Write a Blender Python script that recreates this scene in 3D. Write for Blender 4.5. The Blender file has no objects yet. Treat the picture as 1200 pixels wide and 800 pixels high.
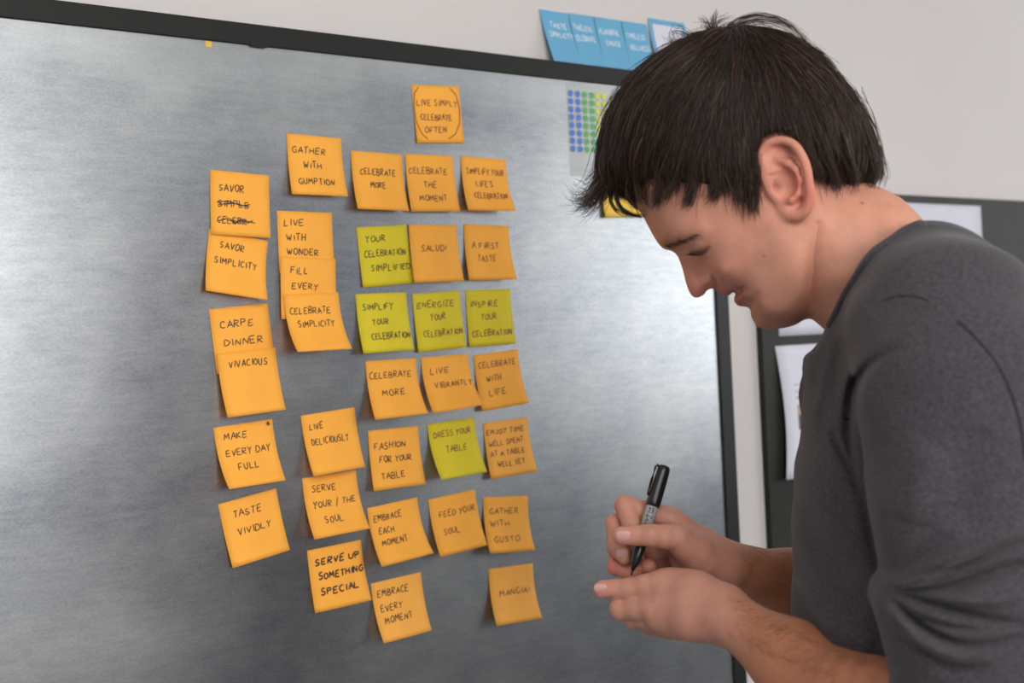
import bpy, math, random
import numpy as np
from mathutils import Matrix, Vector

random.seed(7)
RNG = np.random.default_rng(7)
SC = bpy.context.scene
COL = SC.collection

# ------------------------------------------------------------------ camera
F_PX = 1534.8            # focal length in pixels of a 1200 px wide frame
ROLL = -0.0483
EYE = 1.5
cam_data = bpy.data.cameras.new('camera')
cam_data.sensor_width = 36.0
cam_data.lens = F_PX * 36.0 / 1200.0
cam = bpy.data.objects.new('camera', cam_data)
COL.objects.link(cam)
CR, SR = math.cos(ROLL), math.sin(ROLL)
cam.matrix_world = Matrix(((CR, -SR, 0, 0), (0, 0, -1, 0), (SR, CR, 0, EYE), (0, 0, 0, 1)))
cam_data.dof.use_dof = True
cam_data.dof.focus_distance = 1.40
cam_data.dof.aperture_fstop = 5.0
SC.camera = cam

# ------------------------------------------------------------------ wall frame (u along the wall, w out of it, v above eye level)
PHI = 0.908931
DIST = 1.793426
DU = np.array([math.sin(PHI), math.cos(PHI), 0.0])
NW = np.array([math.cos(PHI), -math.sin(PHI), 0.0])
OW = np.array([0.0, DIST, EYE])
def wall_pt(u, w, v):
    return OW + u * DU + w * NW + v * np.array([0, 0, 1.0])
def wall_matrix(u, w, v, turn=0.0):
    """local x along the wall, local y out of the room, local z up"""
    m = Matrix(((DU[0], -NW[0], 0, 0), (DU[1], -NW[1], 0, 0), (0, 0, 1, 0), (0, 0, 0, 1)))
    return Matrix.Translation(Vector(wall_pt(u, w, v))) @ m @ Matrix.Rotation(-turn, 4, 'Y')

# ------------------------------------------------------------------ light and exposure
SC.view_settings.view_transform = 'Standard'
SC.view_settings.look = 'None'
SC.view_settings.gamma = 1.0
SC.view_settings.use_curve_mapping = False
SC.view_settings.exposure = 0.27
SC.cycles.use_denoising = True
SC.cycles.max_bounces = 8
SC.cycles.diffuse_bounces = 5
world = bpy.data.worlds.new('world')
SC.world = world
world.use_nodes = True
world.node_tree.nodes['Background'].inputs[0].default_value = (0.75, 0.85, 1.0, 1)
world.node_tree.nodes['Background'].inputs[1].default_value = 1.0

def area_light(name, u, w, v, sx, sy, face, power, color):
    """daylight through a window, or the added ceiling fill; face is the direction into the room"""
    ld = bpy.data.lights.new(name, 'AREA')
    ld.shape = 'RECTANGLE'; ld.size = sx; ld.size_y = sy
    ld.energy = power; ld.color = color
    o = bpy.data.objects.new(name, ld)
    COL.objects.link(o)
    f = Vector(face).normalized()
    o.matrix_world = Matrix.Translation(Vector(wall_pt(u, w, v))) @ f.to_track_quat('-Z', 'Y').to_matrix().to_4x4()
    return o
ROOM_L, ROOM_R, ROOM_B = -3.0, 3.6, 4.6      # room extents: u left, u right, w back
FLOOR_V, CEIL_V = -1.5, 1.18
area_light('daylight_right', ROOM_R - 0.06, 2.2, 0.36, 3.5, 1.44, -DU, 40, (1.0, 0.99, 0.96))
area_light('daylight_back', -1.15, ROOM_B - 0.06, 0.36, 2.9, 1.44, -NW, 76, (1.0, 0.97, 0.94))
area_light('added_ceiling_fill', -1.3, 2.3, CEIL_V - 0.06, 1.9, 1.3, (0, 0, -1), 34, (1.0, 0.97, 0.93))  # added overhead fill light, not a known lamp of the room

# ------------------------------------------------------------------ small helpers
def link_mesh(name, verts, faces, mat=None, parent=None, matrix=None, smooth=False):
    me = bpy.data.meshes.new(name)
    me.from_pydata([tuple(map(float, v)) for v in verts], [], [tuple(map(int, f)) for f in faces])
    me.update()
    return link_me(name, me, mat, parent, matrix, smooth)
def link_me(name, me, mat=None, parent=None, matrix=None, smooth=False):
    if mat: me.materials.append(mat)
    if smooth: me.polygons.foreach_set('use_smooth', [True] * len(me.polygons))
    o = bpy.data.objects.new(name, me)
    COL.objects.link(o)
    if parent: o.parent = parent
    if matrix is not None: o.matrix_local = matrix
    return o
def quads_mesh(name, V, Q, mat=None, parent=None, matrix=None, smooth=True):
    me = bpy.data.meshes.new(name)
    nv, nq = len(V), len(Q)
    me.vertices.add(nv); me.vertices.foreach_set('co', np.asarray(V, np.float32).ravel())
    me.loops.add(nq * 4); me.loops.foreach_set('vertex_index', np.asarray(Q, np.int32).ravel())
    me.polygons.add(nq)
    me.polygons.foreach_set('loop_start', np.arange(0, nq * 4, 4, dtype=np.int32))
    me.update(calc_edges=True); me.validate()
    return link_me(name, me, mat, parent, matrix, smooth)
def empty(name, matrix=None):
    o = bpy.data.objects.new(name, None)
    COL.objects.link(o)
    if matrix is not None: o.matrix_world = matrix
    return o
def tag(o, label=None, cat=None, group=None, kind=None):
    if label: o['label'] = label
    if cat: o['category'] = cat
    if group: o['group'] = group
    if kind: o['kind'] = kind
    return o
def box(x0, x1, y0, y1, z0, z1, b=0.0):
    """box, with bevelled long edges when b > 0"""
    if b <= 0:
        v = [(x, y, z) for x in (x0, x1) for y in (y0, y1) for z in (z0, z1)]
        f = [(0, 1, 3, 2), (4, 6, 7, 5), (0, 4, 5, 1), (2, 3, 7, 6), (0, 2, 6, 4), (1, 5, 7, 3)]
        return v, f
    import bmesh
    bm = bmesh.new()
    v, f = box(x0, x1, y0, y1, z0, z1)
    vs = [bm.verts.new(p) for p in v]
    for q in f: bm.faces.new([vs[i] for i in q])
    bmesh.ops.bevel(bm, geom=list(bm.edges), offset=b, segments=2, affect='EDGES', profile=0.5)
    bm.verts.index_update()
    V = [tuple(p.co) for p in bm.verts]; F = [tuple(p.index for p in q.verts) for q in bm.faces]
    bm.free()
    return V, F
def merge(parts):
    V, F = [], []
    for v, f in parts:
        n = len(V); V += list(v); F += [tuple(i + n for i in q) for q in f]
    return V, F

# ------------------------------------------------------------------ materials
def material(name, color, rough=0.6, metal=0.0, **kw):
    m = bpy.data.materials.new(name); m.use_nodes = True
    b = m.node_tree.nodes['Principled BSDF']
    b.inputs['Base Color'].default_value = (*color, 1)
    b.inputs['Roughness'].default_value = rough
    b.inputs['Metallic'].default_value = metal
    for k, v in kw.items(): b.inputs[k.replace('_', ' ')].default_value = v
    return m
def N(m, t, **kw):
    n = m.node_tree.nodes.new(t)
    for k, v in kw.items():
        if k in n.inputs: n.inputs[k].default_value = v
        else: setattr(n, k, v)
    return n
def L(m, a, ao, b, bi):
    m.node_tree.links.new(a.outputs[ao], b.inputs[bi])
def bsdf(m): return m.node_tree.nodes['Principled BSDF']
def noise_mix(m, c1, c2, scale=5, detail=4, rough=0.5, lo=0.35, hi=0.65, stretch=(1, 1, 1), coord='Object'):
    tc = N(m, 'ShaderNodeTexCoord'); mp = N(m, 'ShaderNodeMapping'); mp.inputs['Scale'].default_value = stretch
    nz = N(m, 'ShaderNodeTexNoise', Scale=scale, Detail=detail, Roughness=rough)
    L(m, tc, coord, mp, 'Vector'); L(m, mp, 'Vector', nz, 'Vector')
    rp = N(m, 'ShaderNodeValToRGB'); e = rp.color_ramp.elements
    e[0].position = lo; e[0].color = (*c1, 1); e[1].position = hi; e[1].color = (*c2, 1)
    L(m, nz, 'Fac', rp, 'Fac')
    return rp, nz
def bump(m, scale, strength, dist=0.001, detail=3, stretch=(1, 1, 1), coord='Object'):
    tc = N(m, 'ShaderNodeTexCoord'); mp = N(m, 'ShaderNodeMapping'); mp.inputs['Scale'].default_value = stretch
    nz = N(m, 'ShaderNodeTexNoise', Scale=scale, Detail=detail)
    bp = N(m, 'ShaderNodeBump', Strength=strength, Distance=dist)
    L(m, tc, coord, mp, 'Vector'); L(m, mp, 'Vector', nz, 'Vector'); L(m, nz, 'Fac', bp, 'Height')
    L(m, bp, 'Normal', bsdf(m), 'Normal')
    return bp

M = {}
M['wall'] = material('wall_paint', (.66, .625, .61), .75)
rp, _ = noise_mix(M['wall'], (.65, .615, .60), (.67, .635, .62), 2.5, 4); L(M['wall'], rp, 'Color', bsdf(M['wall']), 'Base Color')
bump(M['wall'], 180, .12, .0006)
M['ceiling'] = material('ceiling_paint', (.84, .84, .83), .8)
M['wall_grey'] = material('dark_reflection_wall_tone', (.20, .225, .27), .75)  # made-up dark tone for the unseen walls, darkens the board's reflection
M['floor'] = material('floor_concrete', (.30, .27, .24), .45)
rp, _ = noise_mix(M['floor'], (.13, .12, .115), (.20, .18, .165), 3, 6); L(M['floor'], rp, 'Color', bsdf(M['floor']), 'Base Color')
M['trim'] = material('white_trim', (.72, .71, .69), .4)
M['glass'] = material('window_glass', (.9, .93, .95), .02); bsdf(M['glass']).inputs['Transmission Weight'].default_value = 1.0

# galvanised sheet: brushed, mottled, cloudy smears along its top edge
m = M['steel'] = material('galvanised_steel', (.5, .52, .54), .36, 1.0)
tc = N(m, 'ShaderNodeTexCoord')
def mapped_noise(scale, detail, rough, stretch):
    mp = N(m, 'ShaderNodeMapping'); mp.inputs['Scale'].default_value = stretch
    nz = N(m, 'ShaderNodeTexNoise', Scale=scale, Detail=detail, Roughness=rough)
    L(m, tc, 'Object', mp, 'Vector'); L(m, mp, 'Vector', nz, 'Vector')
    return nz
cloud = mapped_noise(3.2, 5, .55, (1, 1, 1.4))
streak = mapped_noise(26, 4, .6, (.35, 1, 6))
grain = mapped_noise(420, 3, .7, (.6, 1, 1))
fleck = mapped_noise(70, 4, .7, (.5, 1, 1.6))
def math_node(op, a, b, c=None):
    n = N(m, 'ShaderNodeMath', operation=op)
    for i, x in enumerate((a, b)):
        if isinstance(x, (int, float)): n.inputs[i].default_value = x
        else: m.node_tree.links.new(x, n.inputs[i])
    return n.outputs[0]
s1 = math_node('MULTIPLY', cloud.outputs['Fac'], .62)
s2 = math_node('MULTIPLY', streak.outputs['Fac'], .14)
s3 = math_node('MULTIPLY', grain.outputs['Fac'], .38)
s4 = math_node('MULTIPLY', fleck.outputs['Fac'], .30)
tot = math_node('ADD', math_node('ADD', s1, s2), math_node('ADD', s3, s4))
rp = N(m, 'ShaderNodeValToRGB'); e = rp.color_ramp.elements
e[0].position = .50; e[0].color = (.245, .262, .308, 1); e[1].position = .95; e[1].color = (.60, .612, .60, 1)
m.node_tree.links.new(tot, rp.inputs['Fac']); sx_ = N(m, 'ShaderNodeSeparateXYZ'); L(m, tc, 'Object', sx_, 'Vector')
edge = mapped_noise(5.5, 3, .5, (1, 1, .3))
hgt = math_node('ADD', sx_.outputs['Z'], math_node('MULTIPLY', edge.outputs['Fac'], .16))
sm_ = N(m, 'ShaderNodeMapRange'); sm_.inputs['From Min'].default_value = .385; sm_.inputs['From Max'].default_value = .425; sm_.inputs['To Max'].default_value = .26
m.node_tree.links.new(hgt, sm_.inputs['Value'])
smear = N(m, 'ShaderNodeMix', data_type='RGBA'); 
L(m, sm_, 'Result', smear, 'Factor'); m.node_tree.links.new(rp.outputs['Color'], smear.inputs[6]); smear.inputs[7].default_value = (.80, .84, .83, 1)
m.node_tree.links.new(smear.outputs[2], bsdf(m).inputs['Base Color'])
rr = N(m, 'ShaderNodeMapRange'); rr.inputs['To Min'].default_value = .26; rr.inputs['To Max'].default_value = .42
L(m, cloud, 'Fac', rr, 'Value'); L(m, rr, 'Result', bsdf(m), 'Roughness')
bp = N(m, 'ShaderNodeBump', Strength=.10, Distance=.0006)
m.node_tree.links.new(math_node('ADD', s2, s3), bp.inputs['Height']); L(m, bp, 'Normal', bsdf(m), 'Normal')

M['frame'] = material('black_painted_frame', (.012, .012, .011), .5); bsdf(M['frame']).inputs['Specular IOR Level'].default_value = .3
bump(M['frame'], 60, .2, .0004)
M['pin'] = material('dark_pinboard', (.018, .019, .015), .6); bsdf(M['pin']).inputs['Specular IOR Level'].default_value = .3
rp, _ = noise_mix(M['pin'], (.013, .014, .010), (.023, .024, .018), 9, 5); L(M['pin'], rp, 'Color', bsdf(M['pin']), 'Base Color')
def paper(name, col, var=.04, trans=.0):
    mm = material(name, col, .7)
    rp, _ = noise_mix(mm, tuple(c * (1 - var) for c in col), tuple(min(1, c * (1 + var)) for c in col), 22, 3)
    L(mm, rp, 'Color', bsdf(mm), 'Base Color'); bump(mm, 300, .08, .0003)
    return mm
M['orange'] = paper('orange_note_paper', (.97, .42, .045))
M['orange2'] = paper('light_orange_note_paper', (.95, .43, .065))
M['lime'] = paper('lime_note_paper', (.70, .56, .012))
M['yellow'] = paper('yellow_note_paper', (.85, .55, .08))
M['white'] = paper('white_paper', (.68, .68, .77), .01)
M['blue'] = paper('blue_card', (.14, .40, .62), .02)
M['print'] = material('white_print', (.62, .74, .84), .6)
M['greyprint'] = material('grey_print', (.38, .38, .42), .6)
M['ink'] = material('marker_ink', (.035, .018, .015), .5)
M['inkred'] = material('brown_marker_ink', (.16, .045, .02), .5)
M['tan'] = material('printed_skin_tone', (.40, .26, .18), .6)
M['darkprint'] = material('dark_print', (.06, .05, .07), .6)
M['dotblue'] = material('blue_dot', (.07, .20, .62), .5)
M['dotgreen'] = material('green_dot', (.10, .42, .12), .5)
M['dotyellow'] = material('yellow_dot', (.62, .66, .10), .5)
M['film'] = material('glossy_label_film', (.72, .74, .72), .25); bsdf(M['film']).inputs['Alpha'].default_value = .22

# ------------------------------------------------------------------ the room
WM = wall_matrix(0, 0, 0)
WALL_W = -0.024                       # the wall surface lies behind the board's face
def room_box(name, u0, u1, w0, w1, v0, v1, mat, parent=None):
    o = link_mesh(name, *box(u0, u1, -w1, -w0, v0, v1), mat, parent)
    if parent is None: o.matrix_world = WM; o['kind'] = 'structure'
    return o
T = .12
room_box('wall_front', ROOM_L - T, ROOM_R + T, WALL_W - T, WALL_W, FLOOR_V, CEIL_V, M['wall'])
room_box('floor', ROOM_L - T, ROOM_R + T, WALL_W - T, ROOM_B + T, FLOOR_V - .1, FLOOR_V, M['floor'])
room_box('ceiling', ROOM_L - T, ROOM_R + T, WALL_W - T, ROOM_B + T, CEIL_V, CEIL_V + .1, M['ceiling'])
room_box('wall_left', ROOM_L - T, ROOM_L, WALL_W, ROOM_B, FLOOR_V, CEIL_V, M['wall_grey'])
def wall_with_holes(name, axis, at, a0, a1, holes):
    """a wall at w = at (axis 'w') or u = at (axis 'u'), thickness outward, with window openings (a0, a1, v0, v1)"""
    parts = []; x = a0
    def seg(p, q, v0, v1):
        if axis == 'w': parts.append(box(p, q, -(at + T), -at, v0, v1))
        else: parts.append(box(at, at + T, -q, -p, v0, v1))
    for (h0, h1, v0, v1) in sorted(holes):
        seg(x, h0, FLOOR_V, CEIL_V); seg(h0, h1, FLOOR_V, v0); seg(h0, h1, v1, CEIL_V); x = h1
    seg(x, a1, FLOOR_V, CEIL_V)
    o = link_mesh(name, *merge(parts), M['wall_grey']); o.matrix_world = WM; o['kind'] = 'structure'
wall_with_holes('wall_right', 'u', ROOM_R, WALL_W, ROOM_B, [(.45, 3.95, -.36, 1.08)])
wall_with_holes('wall_back', 'w', ROOM_B, ROOM_L, ROOM_R, [(-2.6, .3, -.36, 1.08)])
def window(name, axis, at, a0, a1, v0, v1):
    def b(p, q, c0, c1, z0, z1):
        return box(p, q, -(at + c1), -(at + c0), z0, z1) if axis == 'w' else box(at + c0, at + c1, -q, -p, z0, z1)
    f = .05
    fr = merge([b(a0, a1, .0, .06, v0, v0 + f), b(a0, a1, .0, .06, v1 - f, v1), b(a0, a0 + f, .0, .06, v0 + f, v1 - f), b(a1 - f, a1, .0, .06, v0 + f, v1 - f), b((a0 + a1) / 2 - .02, (a0 + a1) / 2 + .02, .0, .06, v0 + f, v1 - f)])
    o = link_mesh(name, *fr, M['trim']); o.matrix_world = WM; o['kind'] = 'structure'
    link_mesh('pane', *b(a0 + f, a1 - f, .03, .036, v0 + f, v1 - f), M['glass'], o)
window('window_1', 'u', ROOM_R + .02, .45, 3.95, -.36, 1.08)
window('window_2', 'w', ROOM_B + .02, -2.6, .3, -.36, 1.08)
room_box('baseboard_front', ROOM_L, ROOM_R, WALL_W, WALL_W + .015, FLOOR_V, FLOOR_V + .09, M['trim'])

fill_panel = empty('added_ceiling_panel', wall_matrix(-1.3, 2.3, CEIL_V))  # unseen panel added as a body for the overhead fill
tag(fill_panel, 'added flat fill-light panel on the ceiling, unseen above and behind the camera', 'fill_panel')
link_mesh('housing', *box(-1.0, 1.0, -.7, .7, -.05, 0, .004), M['trim'], fill_panel)

# ------------------------------------------------------------------ the magnetic board
BL_, BR_, BT_, BB_ = -1.25, .4325, .3935, -.95
IR_, IT_ = .405, .368
board = empty('metal_board', wall_matrix(0, 0, 0))
tag(board, 'large brushed galvanised metal board in a black frame, covered in sticky notes', 'board')
link_mesh('metal_sheet', *box(BL_ + .02, BR_ - .02, 0, -WALL_W - .001, BB_ + .02, BT_ - .02), M['steel'], board)
for n, b in (('frame_rail', (BL_, BR_, -.0035, -WALL_W, IT_, BT_, .0012)), ('frame_rail', (BL_, BR_, -.0035, -WALL_W, BB_, BB_ + .026, .0012)),
             ('frame_rail', (IR_, BR_, -.0035, -WALL_W, BB_ + .026, IT_, .0012)), ('frame_rail', (BL_, BL_ + .027, -.0035, -WALL_W, BB_ + .026, IT_, .0012))):
    link_mesh(n, *box(*b), M['frame'], board)
# scraps of old masking tape left along the top rail
link_mesh('tape_scrap', *box(-.432, -.424, -.0006, 0, .3605, .3675), M['yellow'], board)
link_mesh('tape_scrap', *box(-.375, -.353, -.0042, -.0036, .366, .3695), M['frame'], board)

pin = empty('pinboard', wall_matrix(0, 0, 0))
tag(pin, 'dark grey-green pinboard behind the man, white papers pinned on it', 'board')
PINW = -.012
link_mesh('panel', *box(.523, 1.75, -PINW, -WALL_W, -.95, .231, .0015), M['pin'], pin)

# ------------------------------------------------------------------ hand lettering: single stroke capitals
G = {
'A': [[(0, 0), (.45, 1), (.9, 0)], [(.18, .38), (.75, .38)]], 'B': [[(0, 0), (0, 1), (.6, .95), (.65, .65), (.05, .52), (.75, .4), (.7, .05), (0, 0)]],
'C': [[(.8, .85), (.5, 1), (.12, .75), (.05, .3), (.35, 0), (.8, .12)]], 'D': [[(0, 0), (.05, 1), (.6, .85), (.85, .45), (.55, .08), (0, 0)]],
'E': [[(.75, 1), (.05, .95), (0, 0), (.75, .03)], [(.05, .5), (.6, .52)]], 'F': [[(.75, 1), (.05, .97), (0, 0)], [(.05, .5), (.6, .52)]],
'G': [[(.8, .85), (.5, 1), (.12, .75), (.05, .3), (.4, 0), (.8, .15), (.8, .45), (.5, .45)]], 'H': [[(0, 0), (.02, 1)], [(.75, 0), (.72, 1)], [(.02, .5), (.74, .52)]],
'I': [[(.2, 0), (.22, 1)]], 'J': [[(.6, 1), (.6, .2), (.3, 0), (.05, .2)]], 'L': [[(.05, 1), (0, 0), (.7, .04)]], 'K': [[(0, 0), (.02, 1)], [(.7, 1), (.05, .45), (.75, 0)]],
'M': [[(0, 0), (.1, 1), (.45, .35), (.8, 1), (.92, 0)]], 'N': [[(0, 0), (.05, 1), (.7, .05), (.75, 1)]], 'O': [[(.4, 1), (.05, .7), (.08, .2), (.45, 0), (.8, .3), (.78, .75), (.4, 1)]],
'P': [[(0, 0), (.05, 1), (.65, .92), (.68, .6), (.05, .45)]], 'R': [[(0, 0), (.04, 1), (.65, .9), (.62, .58), (.05, .48), (.75, 0)]],
'S': [[(.72, .88), (.4, 1), (.08, .8), (.2, .55), (.62, .42), (.68, .15), (.3, 0), (0, .12)]], 'T': [[(0, .97), (.8, 1)], [(.42, .98), (.38, 0)]],
'U': [[(0, 1), (.05, .2), (.35, 0), (.68, .2), (.75, 1)]], 'V': [[(0, 1), (.38, 0), (.78, 1)]], 'W': [[(0, 1), (.22, 0), (.48, .7), (.7, 0), (.98, 1)]],
'Y': [[(0, 1), (.38, .5), (.78, 1)], [(.38, .5), (.3, -.1)]], 'Z': [[(0, 1), (.7, 1), (0, 0), (.75, 0)]], '!': [[(.2, 1), (.22, .3)], [(.22, .08), (.22, 0)]],
'/': [[(.1, -.15), (.55, 1.15)]], "'": [[(.15, 1.05), (.12, .8)]], '*': [[(0, .5), (.8, .5)], [(.2, .1), (.6, .9)], [(.6, .1), (.2, .9)]], ' ': [],
}
ADV = {'I': .5, 'M': 1.15, 'W': 1.2, ' ': .55, '!': .5, "'": .4, '/': .8}
def text_strokes(txt, x0, x1, yc, h, rnd, slant=.08):
    """polylines in note units for txt set between x0 and x1, centred on yc (y grows downward)"""
    tot = sum(ADV.get(c, 1.0) for c in txt) - .15
    s = (x1 - x0) / tot
    out = []; x = 0
    for c in txt:
        dy = rnd.uniform(-.08, .08); sc = rnd.uniform(.88, 1.08); sl = slant + rnd.uniform(-.08, .08)
        for line in G.get(c, []):
            pts = []
            for (gx, gy) in line:
                gx += rnd.uniform(-.05, .05); gy = gy * sc + rnd.uniform(-.05, .05) + dy
                pts.append((x0 + (x + gx * .92 + sl * gy) * s, yc + (.5 - gy) * h))
            out.append(pts)
        x += ADV.get(c, 1.0)
    return out
def resample(pts, step):
    out = [pts[0]]
    for a, b in zip(pts, pts[1:]):
        d = math.hypot(b[0] - a[0], b[1] - a[1]); n = max(1, int(math.ceil(d / step)))
        out += [(a[0] + (b[0] - a[0]) * i / n, a[1] + (b[1] - a[1]) * i / n) for i in range(1, n + 1)]
    return out
def stroke_mesh(lines, width, surf):
    """flat pen strokes laid on the surface surf(x, y, lift)"""
    V, Fc = [], []
    for k, line in enumerate(lines):
        p = resample(line, .035)
        n0 = len(V); lift = .00022 + .00003 * (k % 5)
        for i, (x, y) in enumerate(p):
            a = p[max(0, i - 1)]; b = p[min(len(p) - 1, i + 1)]
            tx, ty = b[0] - a[0], b[1] - a[1]; l = math.hypot(tx, ty) or 1
            nx, ny = -ty / l * width / 2, tx / l * width / 2
            if i == 0 or i == len(p) - 1: nx *= .7; ny *= .7
            V.append(surf(x + nx, y + ny, lift)); V.append(surf(x - nx, y - ny, lift))
            if i: q = n0 + 2 * i; Fc.append((q - 2, q - 1, q + 1, q))
    return V, Fc

# ------------------------------------------------------------------ sticky notes
S = .076
def note_surface(hl, hr, wave):
    """x, y in 0..1 across and down the sheet; returns a point in the note's own frame (origin at its top edge's middle)"""
    def f(x, y, lift=0.0):
        h = hl * (1 - x) + hr * x
        t = y
        out = h * t ** 2.1 + .0012 * math.sin(math.pi * x) * wave * t
        z = -(S * t - .667 * h * h / S * t ** 3)
        return ((x - .5) * S, -(out + .0004) - lift, z)
    return f
def make_note(u, v, turn, hl, hr, mat, lines, ink, pen, label, w=.0, marks=(), group='sticky notes in rows on the metal board'):
    rnd = random.Random(int(abs(u * 7919 + v * 104729) * 1000))
    f = note_surface(hl, hr, rnd.uniform(-1, 1))
    nx, ny = 8, 12
    V = []; Fc = []
    for side in (0, 1):
        for j in range(ny + 1):
            for i in range(nx + 1):
                V.append(f(i / nx, j / ny, 0 if side == 0 else -.00018))
    st = (nx + 1) * (ny + 1)
    for j in range(ny):
        for i in range(nx):
            a = j * (nx + 1) + i
            Fc.append((a, a + nx + 1, a + nx + 2, a + 1)); b = a + st
            Fc.append((b, b + 1, b + nx + 2, b + nx + 1))
    rim = [(j * (nx + 1)) for j in range(ny + 1)] + [ny * (nx + 1) + i for i in range(1, nx + 1)] + [j * (nx + 1) + nx for j in range(ny - 1, -1, -1)] + [i for i in range(nx - 1, 0, -1)]
    for a, b in zip(rim, rim[1:] + rim[:1]): Fc.append((b, a, a + st, b + st))
    o = link_mesh('sticky_note', V, Fc, mat, None, None, True)
    o.matrix_world = wall_matrix(u, w, v, turn)
    tag(o, label, 'note', group)
    strokes = []
    for (t, x0, x1, yc) in lines:
        strokes += text_strokes(t, x0, x1, yc, .105 if len(lines) < 4 else .092, rnd)
    if marks: link_mesh('pen_mark', *stroke_mesh(list(marks), pen, f), ink, o)
    if strokes:
        link_mesh('handwriting', *stroke_mesh(strokes, pen, f), ink, o)
    return o
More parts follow.
